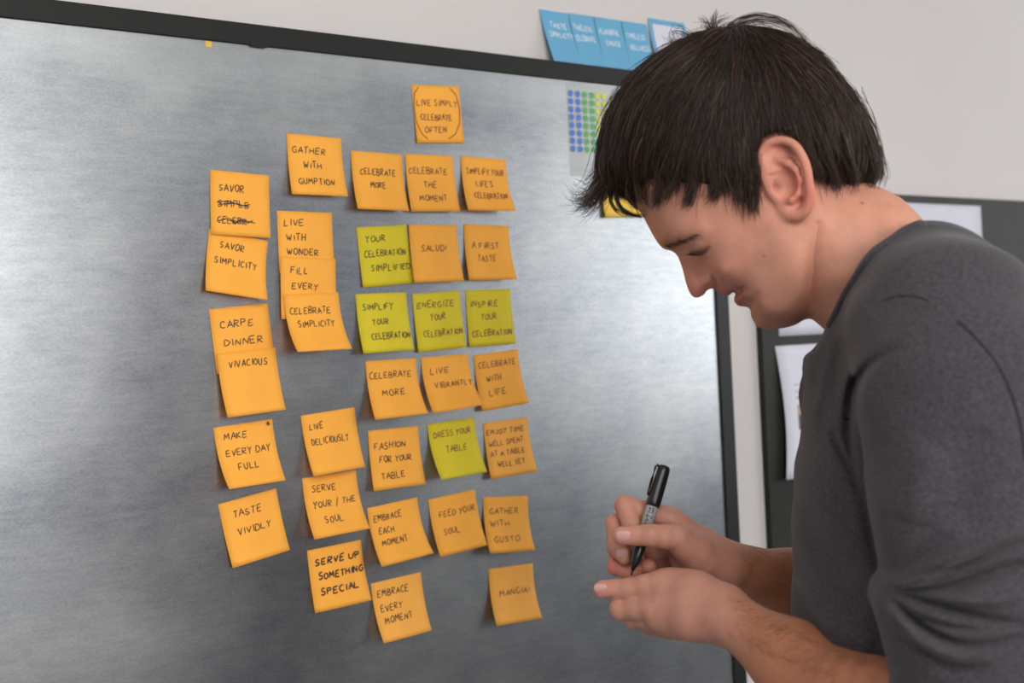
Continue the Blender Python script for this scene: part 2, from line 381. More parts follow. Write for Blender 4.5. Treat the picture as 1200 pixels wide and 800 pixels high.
NOTES = [
('o', -0.3955, 0.2151, -0.0542, 0.0027, 0.0042, 0, [('SAVOR', 0.14, 0.57, 0.26), ('SIMPLE', 0.12, 0.65, 0.5), ('CELEBR', 0.1, 0.6, 0.76)], 'strike', 'orange sticky note at top of left column, SAVOR with struck-out words'),
('o', -0.4006, 0.1414, -0.1942, 0.0126, 0.0194, 0, [('SAVOR', 0.2, 0.62, 0.21), ('SIMPLICITY', 0.13, 0.85, 0.46)], '', 'orange sticky note reading SAVOR SIMPLICITY, tucked under the struck-out note'),
('o', -0.2931, 0.2647, -0.0253, 0.0096, 0.0139, 0, [('GATHER', 0.08, 0.7, 0.25), ('WITH', 0.27, 0.6, 0.49), ('GUMPTION', 0.15, 0.8, 0.76)], '', 'orange sticky note reading GATHER WITH GUMPTION'),
('o', -0.3116, 0.1707, -0.0125, 0.0015, 0.0015, 0, [('LIVE', 0.12, 0.48, 0.18), ('WITH', 0.15, 0.5, 0.42), ('WONDER', 0.15, 0.72, 0.65)], '', 'orange sticky note reading LIVE WITH WONDER, top of a stack of three'),
('o', -0.3113, 0.1143, -0.0484, 0.0020, 0.0020, 0.003, [('FILL', 0.18, 0.5, 0.22), ('EVERY', 0.2, 0.68, 0.46)], '', 'orange sticky note reading FILL EVERY, middle of a stack of three'),
('o', -0.3112, 0.0704, 0.0180, 0.0263, 0.0251, 0.006, [('CELEBRATE', 0.08, 0.82, 0.27), ('SIMPLICITY', 0.18, 0.85, 0.5)], '', 'orange sticky note reading CELEBRATE SIMPLICITY, bottom of a stack of three'),
('o', -0.4058, 0.0570, 0.0737, 0.0020, 0.0040, 0, [('CARPE', 0.15, 0.72, 0.26), ('DINNER', 0.18, 0.85, 0.54)], '', 'orange sticky note reading CARPE DINNER in the left column'),
('o', -0.4010, 0.0046, 0.0526, 0.0130, 0.0119, 0.005, [('VIVACIOUS', 0.18, 0.84, 0.19)], '', 'orange sticky note reading VIVACIOUS, overlapping the foot of CARPE DINNER'),
('o', -0.4071, -0.0810, 0.0589, 0.0254, 0.0190, 0, [('MAKE', 0.15, 0.55, 0.17), ('EVERY DAY', 0.14, 0.9, 0.42), ('FULL', 0.28, 0.65, 0.66)], 'star', 'orange sticky note reading MAKE EVERY DAY FULL with an inked corner star'),
('o', -0.2927, -0.0750, 0.0666, 0.0165, 0.0112, 0, [('LIVE', 0.13, 0.38, 0.2), ('DELICIOUSLY', 0.12, 0.82, 0.45)], '', 'orange sticky note reading LIVE DELICIOUSLY'),
('o', -0.2949, -0.1523, 0.0356, 0.0190, 0.0231, 0, [('SERVE', 0.15, 0.6, 0.2), ('YOUR / THE', 0.13, 0.92, 0.45), ('SOUL', 0.28, 0.62, 0.72)], '', 'orange sticky note reading SERVE YOUR / THE SOUL'),
('o', -0.4062, -0.1670, 0.1423, 0.0082, 0.0077, 0, [('TASTE', 0.2, 0.7, 0.22), ('VIVIDLY', 0.22, 0.8, 0.5)], '', 'tilted orange sticky note reading TASTE VIVIDLY, bottom of the left column'),
('b', -0.2928, -0.2399, 0.0453, 0.0065, 0.0140, 0, [('SERVE UP', 0.12, 0.95, 0.22), ('SOMETHING', 0.15, 0.97, 0.45), ('SPECIAL', 0.15, 0.85, 0.7)], '', 'orange sticky note in bold black ink reading SERVE UP SOMETHING SPECIAL'),
('o', -0.1076, 0.3417, 0.0507, 0.0015, 0.0015, 0, [('LIVE SIMPLY', 0.07, 0.93, 0.3), ('CELEBRATE', 0.12, 0.78, 0.55), ('OFTEN', 0.18, 0.65, 0.77)], 'parens', 'topmost orange sticky note, its words between two curved brackets'),
('o', -0.2038, 0.2486, -0.0172, 0.0121, 0.0131, 0, [('CELEBRATE', 0.15, 0.85, 0.33), ('MORE', 0.32, 0.63, 0.56)], '', 'orange sticky note reading CELEBRATE MORE in the row of three under the topmost note'),
('o', -0.1229, 0.2497, 0.0130, 0.0072, 0.0099, 0, [('CELEBRATE', 0.05, 0.85, 0.28), ('THE', 0.33, 0.6, 0.52), ('MOMENT', 0.2, 0.78, 0.76)], '', 'orange sticky note reading CELEBRATE THE MOMENT'),
('o', -0.0338, 0.2501, -0.0206, 0.0134, 0.0197, 0, [('SIMPLIFY YOUR', 0.1, 0.93, 0.25), ("LIFE'S", 0.28, 0.65, 0.48), ('CELEBRATION', 0.2, 0.92, 0.7)], '', "orange sticky note reading SIMPLIFY YOUR LIFE'S CELEBRATION"),
('y', -0.2014, 0.1549, 0.0593, 0.0020, 0.0033, 0, [('YOUR', 0.15, 0.55, 0.2), ('CELEBRATION', 0.1, 0.92, 0.45), ('SIMPLIFIED', 0.2, 0.98, 0.7)], '', 'lime sticky note reading YOUR CELEBRATION SIMPLIFIED'),
('o', -0.1230, 0.1577, 0.0084, 0.0057, 0.0107, 0.001, [('SALUD!', 0.22, 0.75, 0.4)], '', 'orange sticky note reading SALUD!'),
('o', -0.0344, 0.1589, -0.0155, 0.0081, 0.0146, 0, [('A FIRST', 0.15, 0.75, 0.37), ('TASTE', 0.25, 0.65, 0.6)], '', 'orange sticky note reading A FIRST TASTE'),
('y', -0.2073, 0.0694, 0.0157, 0.0109, 0.0117, 0, [('SIMPLIFY', 0.12, 0.72, 0.22), ('YOUR', 0.28, 0.6, 0.47), ('CELEBRATION', 0.22, 0.98, 0.72)], '', 'lime sticky note reading SIMPLIFY YOUR CELEBRATION'),
('y', -0.1223, 0.0692, 0.0433, 0.0037, 0.0052, 0, [('ENERGIZE', 0.08, 0.86, 0.2), ('YOUR', 0.33, 0.66, 0.42), ('CELEBRATION', 0.15, 0.97, 0.7)], '', 'lime sticky note reading ENERGIZE YOUR CELEBRATION'),
('y', -0.0371, 0.0717, 0.0135, 0.0015, 0.0065, 0, [('INSPIRE', 0.08, 0.7, 0.25), ('YOUR', 0.3, 0.65, 0.48), ('CELEBRATION', 0.08, 0.95, 0.77)], '', 'lime sticky note reading INSPIRE YOUR CELEBRATION'),
('o', -0.1974, -0.0156, 0.0051, 0.0164, 0.0228, 0, [('CELEBRATE', 0.05, 0.88, 0.25), ('MORE', 0.25, 0.7, 0.55)], '', 'orange sticky note reading CELEBRATE MORE beside LIVE VIBRANTLY'),
('o', -0.1135, -0.0142, 0.0253, 0.0203, 0.0297, 0, [('LIVE', 0.15, 0.55, 0.25), ('VIBRANTLY', 0.2, 0.98, 0.5)], '', 'orange sticky note reading LIVE VIBRANTLY, its foot curling off the board'),
('o', -0.0291, -0.0135, 0.0679, 0.0067, 0.0135, 0, [('CELEBRATE', 0.08, 0.92, 0.2), ('WITH', 0.22, 0.55, 0.45), ('LIFE', 0.22, 0.6, 0.7)], '', 'orange sticky note reading CELEBRATE WITH LIFE'),
('o', -0.1987, -0.1034, 0.0054, 0.0068, 0.0115, 0, [('FASHION', 0.1, 0.72, 0.27), ('FOR YOUR', 0.18, 0.82, 0.5), ('TABLE', 0.18, 0.65, 0.77)], '', 'orange sticky note reading FASHION FOR YOUR TABLE'),
('y', -0.1084, -0.1004, 0.0529, 0.0216, 0.0187, 0, [('DRESS YOUR', 0.1, 0.9, 0.2), ('TABLE', 0.3, 0.75, 0.48)], '', 'lime sticky note reading DRESS YOUR TABLE, lowest of the lime ones'),
('o', -0.0180, -0.1064, 0.0354, 0.0082, 0.0146, 0, [('ENJOY TIME', 0.05, 0.9, 0.18), ('WELL SPENT', 0.08, 0.85, 0.38), ('AT A TABLE', 0.08, 0.85, 0.57), ('WELL SET', 0.2, 0.8, 0.76)], '', 'orange sticky note with four lines reading ENJOY TIME WELL SPENT AT A TABLE'),
('o', -0.2056, -0.1975, 0.0709, 0.0206, 0.0248, 0, [('EMBRACE', 0.1, 0.65, 0.2), ('EACH', 0.15, 0.45, 0.42), ('MOMENT', 0.15, 0.65, 0.62)], '', 'orange sticky note reading EMBRACE EACH MOMENT'),
('o', -0.1127, -0.1972, 0.0695, 0.0144, 0.0154, 0, [('FEED YOUR', 0.18, 0.95, 0.3), ('SOUL', 0.2, 0.55, 0.6)], '', 'orange sticky note reading FEED YOUR SOUL'),
('o', -0.0236, -0.2097, -0.0813, 0.0174, 0.0189, 0, [('GATHER', 0.12, 0.78, 0.25), ('WITH', 0.12, 0.55, 0.47), ('GUSTO', 0.15, 0.72, 0.75)], '', 'orange sticky note reading GATHER WITH GUSTO'),
('o', -0.2054, -0.2930, 0.0480, 0.0190, 0.0137, 0, [('EMBRACE', 0.1, 0.72, 0.2), ('EVERY', 0.12, 0.55, 0.45), ('MOMENT', 0.15, 0.7, 0.65)], '', 'orange sticky note reading EMBRACE EVERY MOMENT in the bottom row'),
('o', -0.0206, -0.3047, -0.0360, 0.0157, 0.0186, 0, [('MANGIA!', 0.2, 0.88, 0.45)], '', 'orange sticky note reading MANGIA!, last one in the bottom row'),
]
MARKS = {
 'strike': [[(.1, .50), (.3, .46), (.5, .52), (.66, .49)], [(.12, .53), (.4, .49), (.65, .53)], [(.1, .79), (.25, .74), (.4, .80), (.55, .75), (.74, .78)], [(.3, .73), (.4, .79), (.5, .73), (.6, .79), (.7, .74)]],
 'star': [[(.88, .05), (.96, .07)], [(.91, .02), (.93, .10)], [(.94, .03), (.89, .09)]],
 'parens': [[(.14, .03), (.04, .15), (.01, .4), (.03, .65), (.12, .85), (.22, .93)], [(.80, .03), (.92, .15), (.97, .4), (.94, .65), (.82, .84), (.66, .93)]],
}
for (c, u, v, turn, hl, hr, w, lines, mk, label) in NOTES:
    mat = M['lime'] if c == 'y' else (M['orange2'] if u > -.02 or v < -.28 else M['orange'])
    bold = c == 'b'
    right = u > -.14
    make_note(u, v, turn, hl, hr, mat, lines, M['ink'] if (bold or not right) else M['inkred'], .026 if bold else .0165, label, w, MARKS.get(mk, ()))
make_note(.2125, .250, .04, .006, .010, M['yellow'], [('SAVOR', .2, .8, .3), ('LIFE', .25, .7, .6)], M['inkred'], .02, "yellow sticky note peeking out under the man's dark fringe", 0, group='sticky notes in rows on the metal board')

# ------------------------------------------------------------------ sheet of dot stickers on the board, right of the notes
sheet = link_mesh('sticker_sheet', *box(-.05, .05, -.0004, 0, -.135, .0), M['film'])
sheet.matrix_world = wall_matrix(.170, .0003, .3665); tag(sheet, 'clear sheet of blue, green and yellow round stickers at top right of metal board', 'stickers')
def disc(x, z, r, n=14):
    V = [(x, -.0007, z)] + [(x + r * math.cos(2 * math.pi * i / n), -.0007, z + r * math.sin(2 * math.pi * i / n)) for i in range(n)] + [(x + r * math.cos(2 * math.pi * i / n), -.0003, z + r * math.sin(2 * math.pi * i / n)) for i in range(n)]
    Fc = [(0, 1 + (i + 1) % n, 1 + i) for i in range(n)] + [(1 + i, 1 + (i + 1) % n, 1 + n + (i + 1) % n, 1 + n + i) for i in range(n)]
    return V, Fc
first = {}
for col, us in (('dotblue', (-.043, -.0295)), ('dotgreen', (-.0165, -.003)), ('dotyellow', (.0085, .021)), ):
    for uu in us:
        for k in range(8):
            if col not in first:
                d = first[col] = link_mesh('dot', *disc(0, 0, .0047), M[col], sheet)
            else:
                d = first[col].copy(); COL.objects.link(d); d.parent = sheet
            d.location = (uu, 0, -.0165 - .0113 * k)

# ------------------------------------------------------------------ blue cards leaning on the board's top rail
def card(u0, u1, mat, lines, label, top=.473, tilt=0.0, border=None, lay=0.0):
    foot = -WALL_W - .006 - lay         # how far the foot stands off the wall
    wid = u1 - u0; h = top - BT_
    def f(x, y, lift=0.0):
        t = y
        out = .0015 + lay + foot * t ** 1.4
        return ((x - .5) * wid + tilt * (1 - t), -out - lift, -h * t + .0004)
    nx, ny = 3, 8; V = []; Fc = []
    for sd in (0, 1):
        for j in range(ny + 1):
            for i in range(nx + 1): V.append(f(i / nx, j / ny, 0 if sd == 0 else -.0004))
    st = (nx + 1) * (ny + 1)
    for j in range(ny):
        for i in range(nx):
            a = j * (nx + 1) + i; Fc.append((a, a + nx + 1, a + nx + 2, a + 1)); b = a + st; Fc.append((b, b + 1, b + nx + 2, b + nx + 1))
    rim = [(j * (nx + 1)) for j in range(ny + 1)] + [ny * (nx + 1) + i for i in range(1, nx + 1)] + [j * (nx + 1) + nx for j in range(ny - 1, -1, -1)] + [i for i in range(nx - 1, 0, -1)]
    for a, b in zip(rim, rim[1:] + rim[:1]): Fc.append((b, a, a + st, b + st))
    o = link_mesh('index_card', V, Fc, mat, None, None, False)
    o.matrix_world = wall_matrix((u0 + u1) / 2, WALL_W, top)
    tag(o, label, 'card', 'cards leaning on top of the metal board')
    rnd = random.Random(int(u0 * 1e4))
    st_ = []
    for (t, x0, x1, yc) in lines: st_ += text_strokes(t, x0, x1, yc, .10, rnd, 0)
    if st_: link_mesh('printed_words', *stroke_mesh(st_, .026, f), M['print'], o)
    if border:
        bars = []
        for (x0, y0, x1, y1) in ((0, .05, 1, .05), (.05, 0, .05, 1), (.95, 0, .95, 1)):
            bars.append([(x0, y0), (x1, y1)])
        link_mesh('border', *stroke_mesh(bars, .09, f), border, o)
    return o
card(.1045, .157, M['blue'], [('TASTE', .25, .85, .27), ('SIMPLICITY', .15, .98, .45)], 'leftmost blue card standing on the top edge of the metal board', .4715, -.008)
card(.1565, .204, M['blue'], [('TIMELESS', .08, .85, .26), ('CELEBRATE', .08, .88, .46)], 'second blue card from the left on top of the metal board', .4725, -.006, lay=.0005)
card(.2035, .257, M['blue'], [('FLAVORFUL', .1, .85, .27), ('CHOICE', .25, .8, .48)], 'third blue card from the left, dark gap at its left edge', .4725, -.004, lay=.001)
card(.2565, .308, M['blue'], [('TIMELESS', .1, .85, .28), ('WELLNESS', .15, .95, .50)], "blue card nearest to the man's dark hair", .4725, -.002, lay=.0015)
card(.314, .392, M['white'], [], "white card with blue border above the man's forehead hair", .484, -.003, border=M['blue'])

# ------------------------------------------------------------------ papers on the pinboard
def pinned(u0, u1, v0, v1, label, curl=0.0, content=True):
    wd, h = u1 - u0, v1 - v0
    def f(x, y, lift=0.0):
        out = .0006 + curl * (1 - x) ** 2 * math.sin(min(1, y * 1.1) * math.pi * .5) * .5
        sh = .008 * (1 - x) ** 3 * math.sin(y * 3.0) * (curl > 0)
        return ((x - .5) * wd + sh, -out - lift, -h * y)
    nx, ny = 10, 14; V = []; Fc = []
    for sd in (0, 1):
        for j in range(ny + 1):
            for i in range(nx + 1): V.append(f(i / nx, j / ny, 0 if sd == 0 else -.0003))
    st = (nx + 1) * (ny + 1)
    for j in range(ny):
        for i in range(nx):
            a = j * (nx + 1) + i; Fc.append((a, a + nx + 1, a + nx + 2, a + 1)); b = a + st; Fc.append((b, b + 1, b + nx + 2, b + nx + 1))
    rim = [(j * (nx + 1)) for j in range(ny + 1)] + [ny * (nx + 1) + i for i in range(1, nx + 1)] + [j * (nx + 1) + nx for j in range(ny - 1, -1, -1)] + [i for i in range(nx - 1, 0, -1)]
    for a, b in zip(rim, rim[1:] + rim[:1]): Fc.append((b, a, a + st, b + st))
    o = link_mesh('sheet_of_paper', V, Fc, M['white'], None, None, True)
    o.matrix_world = wall_matrix((u0 + u1) / 2, PINW, v1)
    tag(o, label, 'paper', 'papers on the pinboard')
    return o, f, wd, h
pinned(.565, 1.166, -.0125, .2165, "wide white paper on the pinboard behind the man's neck and collar")
o, f, wd, h = pinned(.553, .86, -.247, -.0285, "white printed sheet on the pinboard in front of the man's chest", .02)
rnd = random.Random(3)
rows = []
for y, x0, x1 in ((.30, .11, .32), (.35, .11, .30), (.40, .11, .27), (.78, .11, .28), (.30, .42, .9), (.35, .42, .86), (.40, .42, .8)):
    x = x0
    while x < x1:
        l = rnd.uniform(.02, .05); rows.append([(x, y), (min(x1, x + l), y)]); x += l + .012
for row in rows: link_mesh('printed_text', *stroke_mesh([row], .016, f), M['greyprint'], o)
def patch(x0, x1, y0, y1, lift):
    n = 6; V = [f(x0 + (x1 - x0) * i / n, y0 + (y1 - y0) * j / n, lift) for j in range(n + 1) for i in range(n + 1)]
    return V, [(j * (n + 1) + i, (j + 1) * (n + 1) + i, (j + 1) * (n + 1) + i + 1, j * (n + 1) + i + 1) for j in range(n) for i in range(n)]
link_mesh('printed_photo', *patch(.12, .30, .45, .61, .0003), M['tan'], o)
link_mesh('printed_photo', *merge([patch(.12, .155, .53, .64, .0005), patch(.20, .235, .54, .64, .0005)]), M['darkprint'], o)

# ------------------------------------------------------------------ the man: his own frame
# a runs from his front to his back, s from his midline to his left side (towards the camera), z up
PX0 = 956.0; PD = 1.25
ray0 = np.array([(PX0 - 600) / F_PX * CR, 1.0, 0.0]); ray0 /= np.linalg.norm(ray0)
PO = ray0 * PD + np.array([0, 0, EYE])
EA = np.array([ray0[1], -ray0[0], 0.0]); ES = -ray0; EZ = np.array([0, 0, 1.0])
PM = Matrix(((EA[0], ES[0], 0, PO[0]), (EA[1], ES[1], 0, PO[1]), (EA[2], ES[2], 1, PO[2]), (0, 0, 0, 1)))   # columns a, s, z  (left handed order is fixed below)
RT = np.array([CR, 0, SR]); UP = np.array([-SR, 0, CR]); FW = np.array([0, 1.0, 0])
def at(x, y, s=0.0):
    """point (a, s, z) of the man's frame seen at pixel x, y of the 1200 x 800 frame, s metres to his left of his midline"""
    r = (x - 600) / F_PX * RT - (y - 400) / F_PX * UP + FW
    t = (-(s) + PD) / float(r @ ray0)
    p = t * r + np.array([0, 0, EYE]) - PO
    return np.array([p @ EA, s, p[2]])
def side_px(a, z):
    """pixel of the midline point (a, z): a drawing plane for the head's side view"""
    P = np.outer(a, EA) + np.outer(z, EZ) + (PO - np.array([0, 0, EYE]))
    d = P @ FW
    return 600 + F_PX * (P @ RT) / d, 400 - F_PX * (P @ UP) / d
def sg(x, y, s):
    p = at(x, y, s); X, Y = side_px(np.array([p[0]]), np.array([p[2]])); return float(X[0]), float(Y[0])
MM = PD / F_PX                    # metres per pixel on the midline

# ------------------------------------------------------------------ implicit solids and a sparse surface-net mesher
def smin(a, b, k):
    h = np.clip(.5 + .5 * (b - a) / k, 0, 1)
    return b + (a - b) * h - k * h * (1 - h)
def smax(a, b, k): return -smin(-a, -b, k)
def cap(p, q, r0, r1):
    p, q = np.asarray(p, float), np.asarray(q, float); d = q - p; l2 = float(d @ d) or 1e-9
    def f(P):
        t = np.clip(((P - p) @ d) / l2, 0, 1)
        return np.sqrt((((P - p) - t[:, None] * d) ** 2).sum(1)) - (r0 + t * (r1 - r0))
    return f
def chain(pts, rads, k=.004, scale=(1, 1, 1)):
    sc = np.array(scale, float); pts = [np.asarray(p, float) * sc for p in pts]
    cs = [cap(pts[i], pts[i + 1], rads[i], rads[i + 1]) for i in range(len(pts) - 1)]
    def f(P):
        Q = P * sc
        d = cs[0](Q)
        for c in cs[1:]: d = smin(d, c(Q), k)
        return d
    return f
def ell(c, r, rot=0.0, yaw=0.0):
    """ellipsoid; rot turns it in the a-z plane, yaw about z (radians)"""
    c = np.asarray(c, float); r = np.asarray(r, float); cr, sr = math.cos(rot), math.sin(rot); cy, sy = math.cos(yaw), math.sin(yaw)
    def f(P):
        d = P - c
        a = d[:, 0] * cy + d[:, 1] * sy; s = -d[:, 0] * sy + d[:, 1] * cy
        x = a * cr + d[:, 2] * sr; z = -a * sr + d[:, 2] * cr
        k0 = np.sqrt((x / r[0]) ** 2 + (s / r[1]) ** 2 + (z / r[2]) ** 2)
        k1 = np.sqrt((x / r[0] ** 2) ** 2 + (s / r[1] ** 2) ** 2 + (z / r[2] ** 2) ** 2) + 1e-9
        return k0 * (k0 - 1) / k1
    return f
def curve3(pts, rads, n=3):
    P = np.array(pts, float); Q, r = [], []
    for i in range(len(P) - 1):
        p0, p1, p2, p3 = P[max(0, i - 1)], P[i], P[i + 1], P[min(len(P) - 1, i + 2)]
        for j in range(n):
            t = j / n; Q.append(.5 * ((2 * p1) + (-p0 + p2) * t + (2 * p0 - 5 * p1 + 4 * p2 - p3) * t * t + (-p0 + 3 * p1 - 3 * p2 + p3) * t ** 3)); r.append(rads[i] * (1 - t) + rads[i + 1] * t)
    return Q + [P[-1]], r + [rads[-1]]
class Solid:
    def __init__(self): self.ops = []
    def add(self, f, k=.006, kf=None): self.ops.append(('u', f, k, kf)); return self
    def cut(self, f, k=.003): self.ops.append(('c', f, k, None)); return self
    def keep(self, f, k=.003): self.ops.append(('i', f, k, None)); return self
    def bump(self, f, amp): self.ops.append(('b', f, amp, None)); return self
    def __call__(self, P):
        d = np.full(len(P), 1.0)
        for op, f, k, kf in self.ops: d = self.apply(op, f, k, kf, P, d)
        return d
    @staticmethod
    def apply(op, f, k, kf, P, d):
        if op == 'u': return smin(d, f(P), k if kf is None else kf(P))
        if op == 'c': return smax(d, -f(P), k)
        if op == 'i': return smax(d, f(P), k)
        return d + f(P)
    def mesh(self, xs, ys, zs, smooth=2, B=8):
        def pad(v):
            v = list(v); st = v[-1] - v[-2]
            while (len(v) - 1) % B: v.append(v[-1] + st)
            return np.array(v)
        xs, ys, zs = pad(xs), pad(ys), pad(zs)
        nb = [(len(v) - 1) // B for v in (xs, ys, zs)]
        bi = np.stack(np.meshgrid(*[np.arange(n) for n in nb], indexing='ij'), -1).reshape(-1, 3)
        lo = np.stack([v[bi[:, i] * B] for i, v in enumerate((xs, ys, zs))], 1)
        hi = np.stack([v[bi[:, i] * B + B] for i, v in enumerate((xs, ys, zs))], 1)
        C = (lo + hi) / 2; hd = np.sqrt(((hi - lo) ** 2).sum(1)) / 2
        D = np.full(len(C), 1.0); near = []
        for op, f, k, kf in self.ops:
            if op == 'b': near.append(None); continue
            di = f(C); near.append(di); D = self.apply(op, f, .012 if kf else k, None, C, D)
        act = np.where(np.abs(D) < hd * 1.35 + .006)[0]
        bi, C, hd, D = bi[act], C[act], hd[act], D[act]
        off = np.stack(np.meshgrid(*[np.arange(B + 1)] * 3, indexing='ij'), -1).reshape(-1, 3)
        n = len(bi); P = np.empty((n, (B + 1) ** 3, 3), np.float64)
        for i, v in enumerate((xs, ys, zs)): P[:, :, i] = v[bi[:, i, None] * B + off[None, :, i]]
        V = np.full((n, (B + 1) ** 3), 1.0)
        for (op, f, k, kf), di in zip(self.ops, near):
            if op == 'b': sel = np.arange(n)
            else:
                di = di[act]; m = 2.05 * hd + (.014 if kf else k * 1.1)
                sel = np.where(di < D + m)[0] if op == 'u' else np.where(di < m)[0] if op == 'c' else np.where(di > -m)[0]
            for q in range(0, len(sel), 400):
                s_ = sel[q:q + 400]
                PP = P[s_].reshape(-1, 3)
                V[s_] = self.apply(op, f, k, kf, PP, V[s_].reshape(-1)).reshape(len(s_), -1)
        V = V.reshape(n, B + 1, B + 1, B + 1)
        neg = V < 0
        c8 = [(i, j, k) for i in (0, 1) for j in (0, 1) for k in (0, 1)]
        cnt = sum(neg[:, i:i + B, j:j + B, k:k + B].astype(np.int8) for i, j, k in c8)
        cb, ci, cj, ck = np.where((cnt > 0) & (cnt < 8))
        gi, gj, gk = bi[cb, 0] * B + ci, bi[cb, 1] * B + cj, bi[cb, 2] * B + ck
        NY, NZ = len(ys) + 1, len(zs) + 1
        gid = (gi.astype(np.int64) * NY + gj) * NZ + gk
        vals = {c: V[cb, ci + c[0], cj + c[1], ck + c[2]] for c in c8}
        acc = np.zeros((len(cb), 3)); num = np.zeros(len(cb))
        for a in c8:
            for ax in range(3):
                if a[ax]: continue
                b = tuple(1 if i == ax else a[i] for i in range(3))
                va, vb = vals[a], vals[b]; m = (va < 0) != (vb < 0)
                t = np.where(m, va / np.where(m, va - vb, 1), 0)
                for i in range(3):
                    acc[:, i] += np.where(m, a[i] + (t if i == ax else 0), 0)
                num += m
        fr = acc / num[:, None]
        Pv = np.empty((len(cb), 3))
        for i, (v, g) in enumerate(((xs, gi), (ys, gj), (zs, gk))): Pv[:, i] = v[g] + fr[:, i] * (v[g + 1] - v[g])
        order = np.argsort(gid); gid, Pv = gid[order], Pv[order]
        gid, ui = np.unique(gid, return_index=True); Pv = Pv[ui]
        def look(i, j, k):
            g = (i.astype(np.int64) * NY + j) * NZ + k
            p = np.minimum(np.searchsorted(gid, g), len(gid) - 1)
            return np.where(gid[p] == g, p, -1)
        Q = []
        for ax in range(3):
            sl0 = neg[:, :B, :B, :B]
            sh = [slice(None)] + [slice(1, B + 1) if i == ax else slice(0, B) for i in range(3)]
            e0, e1 = sl0, neg[tuple(sh)]
            b_, i_, j_, k_ = np.where(e0 != e1)
            flip = e0[b_, i_, j_, k_]
            g = [bi[b_, 0] * B + i_, bi[b_, 1] * B + j_, bi[b_, 2] * B + k_]
            u, w = [(1, 2), (2, 0), (0, 1)][ax]
            cs = []
            for du, dw in ((1, 1), (0, 1), (0, 0), (1, 0)):
                h = [x.copy() for x in g]; h[u] = h[u] - du; h[w] = h[w] - dw; cs.append(look(*h))
            q = np.stack(cs, 1); ok = (q >= 0).all(1); q = q[ok]; flip = flip[ok]
            q = np.where(flip[:, None], q, q[:, ::-1]); Q.append(q)
        Q = np.concatenate(Q)
        for _ in range(smooth):
            s_ = np.zeros_like(Pv); c_ = np.zeros(len(Pv))
            for i in range(4):
                a, b = Q[:, i], Q[:, (i + 1) % 4]
                for x in range(3):
                    s_[:, x] += np.bincount(a, Pv[b, x], len(Pv)) + np.bincount(b, Pv[a, x], len(Pv))
                c_ += np.bincount(a, minlength=len(Pv)) + np.bincount(b, minlength=len(Pv))
            ok = c_ > 0
            Pv[ok] = Pv[ok] * .5 + .5 * s_[ok] / c_[ok, None]
        return Pv, Q
def spaced(segs):
    """coordinates covering (start, end, step) runs"""
    out = [segs[0][0]]
    for a, b, st in segs:
        n = max(1, int(round((b - a) / st))); out += [a + (b - a) * (i + 1) / n for i in range(n)]
    return np.array(out)

# ------------------------------------------------------------------ side-view maps: half width of the head over its side view
GX0, GY0, GW, GH = 640, -40, 470, 520
gx, gy = np.meshgrid(np.arange(GX0, GX0 + GW, dtype=float), np.arange(GY0, GY0 + GH, dtype=float))     # [row, col]
def spline(pts, n=6, closed=True):
    """Catmull-Rom through the points"""
    P = np.array(pts, float); m = len(P); out = []
    for i in range(m if closed else m - 1):
        if closed: p0, p1, p2, p3 = P[(i - 1) % m], P[i], P[(i + 1) % m], P[(i + 2) % m]
        else: p0, p1, p2, p3 = P[max(0, i - 1)], P[i], P[i + 1], P[min(m - 1, i + 2)]
        for j in range(n):
            t = j / n
            out.append(.5 * ((2 * p1) + (-p0 + p2) * t + (2 * p0 - 5 * p1 + 4 * p2 - p3) * t * t + (-p0 + 3 * p1 - 3 * p2 + p3) * t ** 3))
    if not closed: out.append(P[-1])
    return np.array(out)
def poly_dist(poly, X=None, Y=None, closed=True):
    """signed distance in pixels, positive inside"""
    X = gx if X is None else X; Y = gy if Y is None else Y
    d = np.full(X.shape, 1e9); ins = np.zeros(X.shape, bool); n = len(poly)
    for i in range(n if closed else n - 1):
        (x0, y0), (x1, y1) = poly[i], poly[(i + 1) % n]
        ex, ey = x1 - x0, y1 - y0; l2 = ex * ex + ey * ey or 1e-9
        t = np.clip(((X - x0) * ex + (Y - y0) * ey) / l2, 0, 1)
        d = np.minimum(d, (X - x0 - t * ex) ** 2 + (Y - y0 - t * ey) ** 2)
        c = ((y0 > Y) != (y1 > Y)) & (X < (x1 - x0) * (Y - y0) / ((y1 - y0) or 1e-9) + x0)
        ins ^= c
    d = np.sqrt(d)
    return np.where(ins, d, -d) if closed else d
def tps(pts, vals, X, Y, lam=1.0):
    P = np.array(pts, float) / 100; n = len(P); vals = np.array(vals, float)
    def U(r2): return np.where(r2 > 1e-12, r2 * np.log(r2 + 1e-12), 0)
    K = U(((P[:, None] - P[None]) ** 2).sum(-1)) + lam * 1e-3 * np.eye(n)
    A = np.zeros((n + 3, n + 3)); A[:n, :n] = K; A[:n, n] = 1; A[:n, n + 1:] = P; A[n:, :n] = A[:n, n:].T
    w = np.linalg.solve(A, np.concatenate([vals, np.zeros(3)]))
    out = w[n] + w[n + 1] * X / 100 + w[n + 2] * Y / 100
    for i in range(n): out = out + w[i] * U((X / 100 - P[i, 0]) ** 2 + (Y / 100 - P[i, 1]) ** 2)
    return out
def blur(A, sgm):
    r = int(3 * sgm + 1); k = np.exp(-.5 * (np.arange(-r, r + 1) / sgm) ** 2); k /= k.sum()
    B = np.pad(A, ((r, r), (0, 0)), 'edge'); B = sum(k[i] * B[i:i + A.shape[0]] for i in range(2 * r + 1))
    B = np.pad(B, ((0, 0), (r, r)), 'edge'); return sum(k[i] * B[:, i:i + A.shape[1]] for i in range(2 * r + 1))
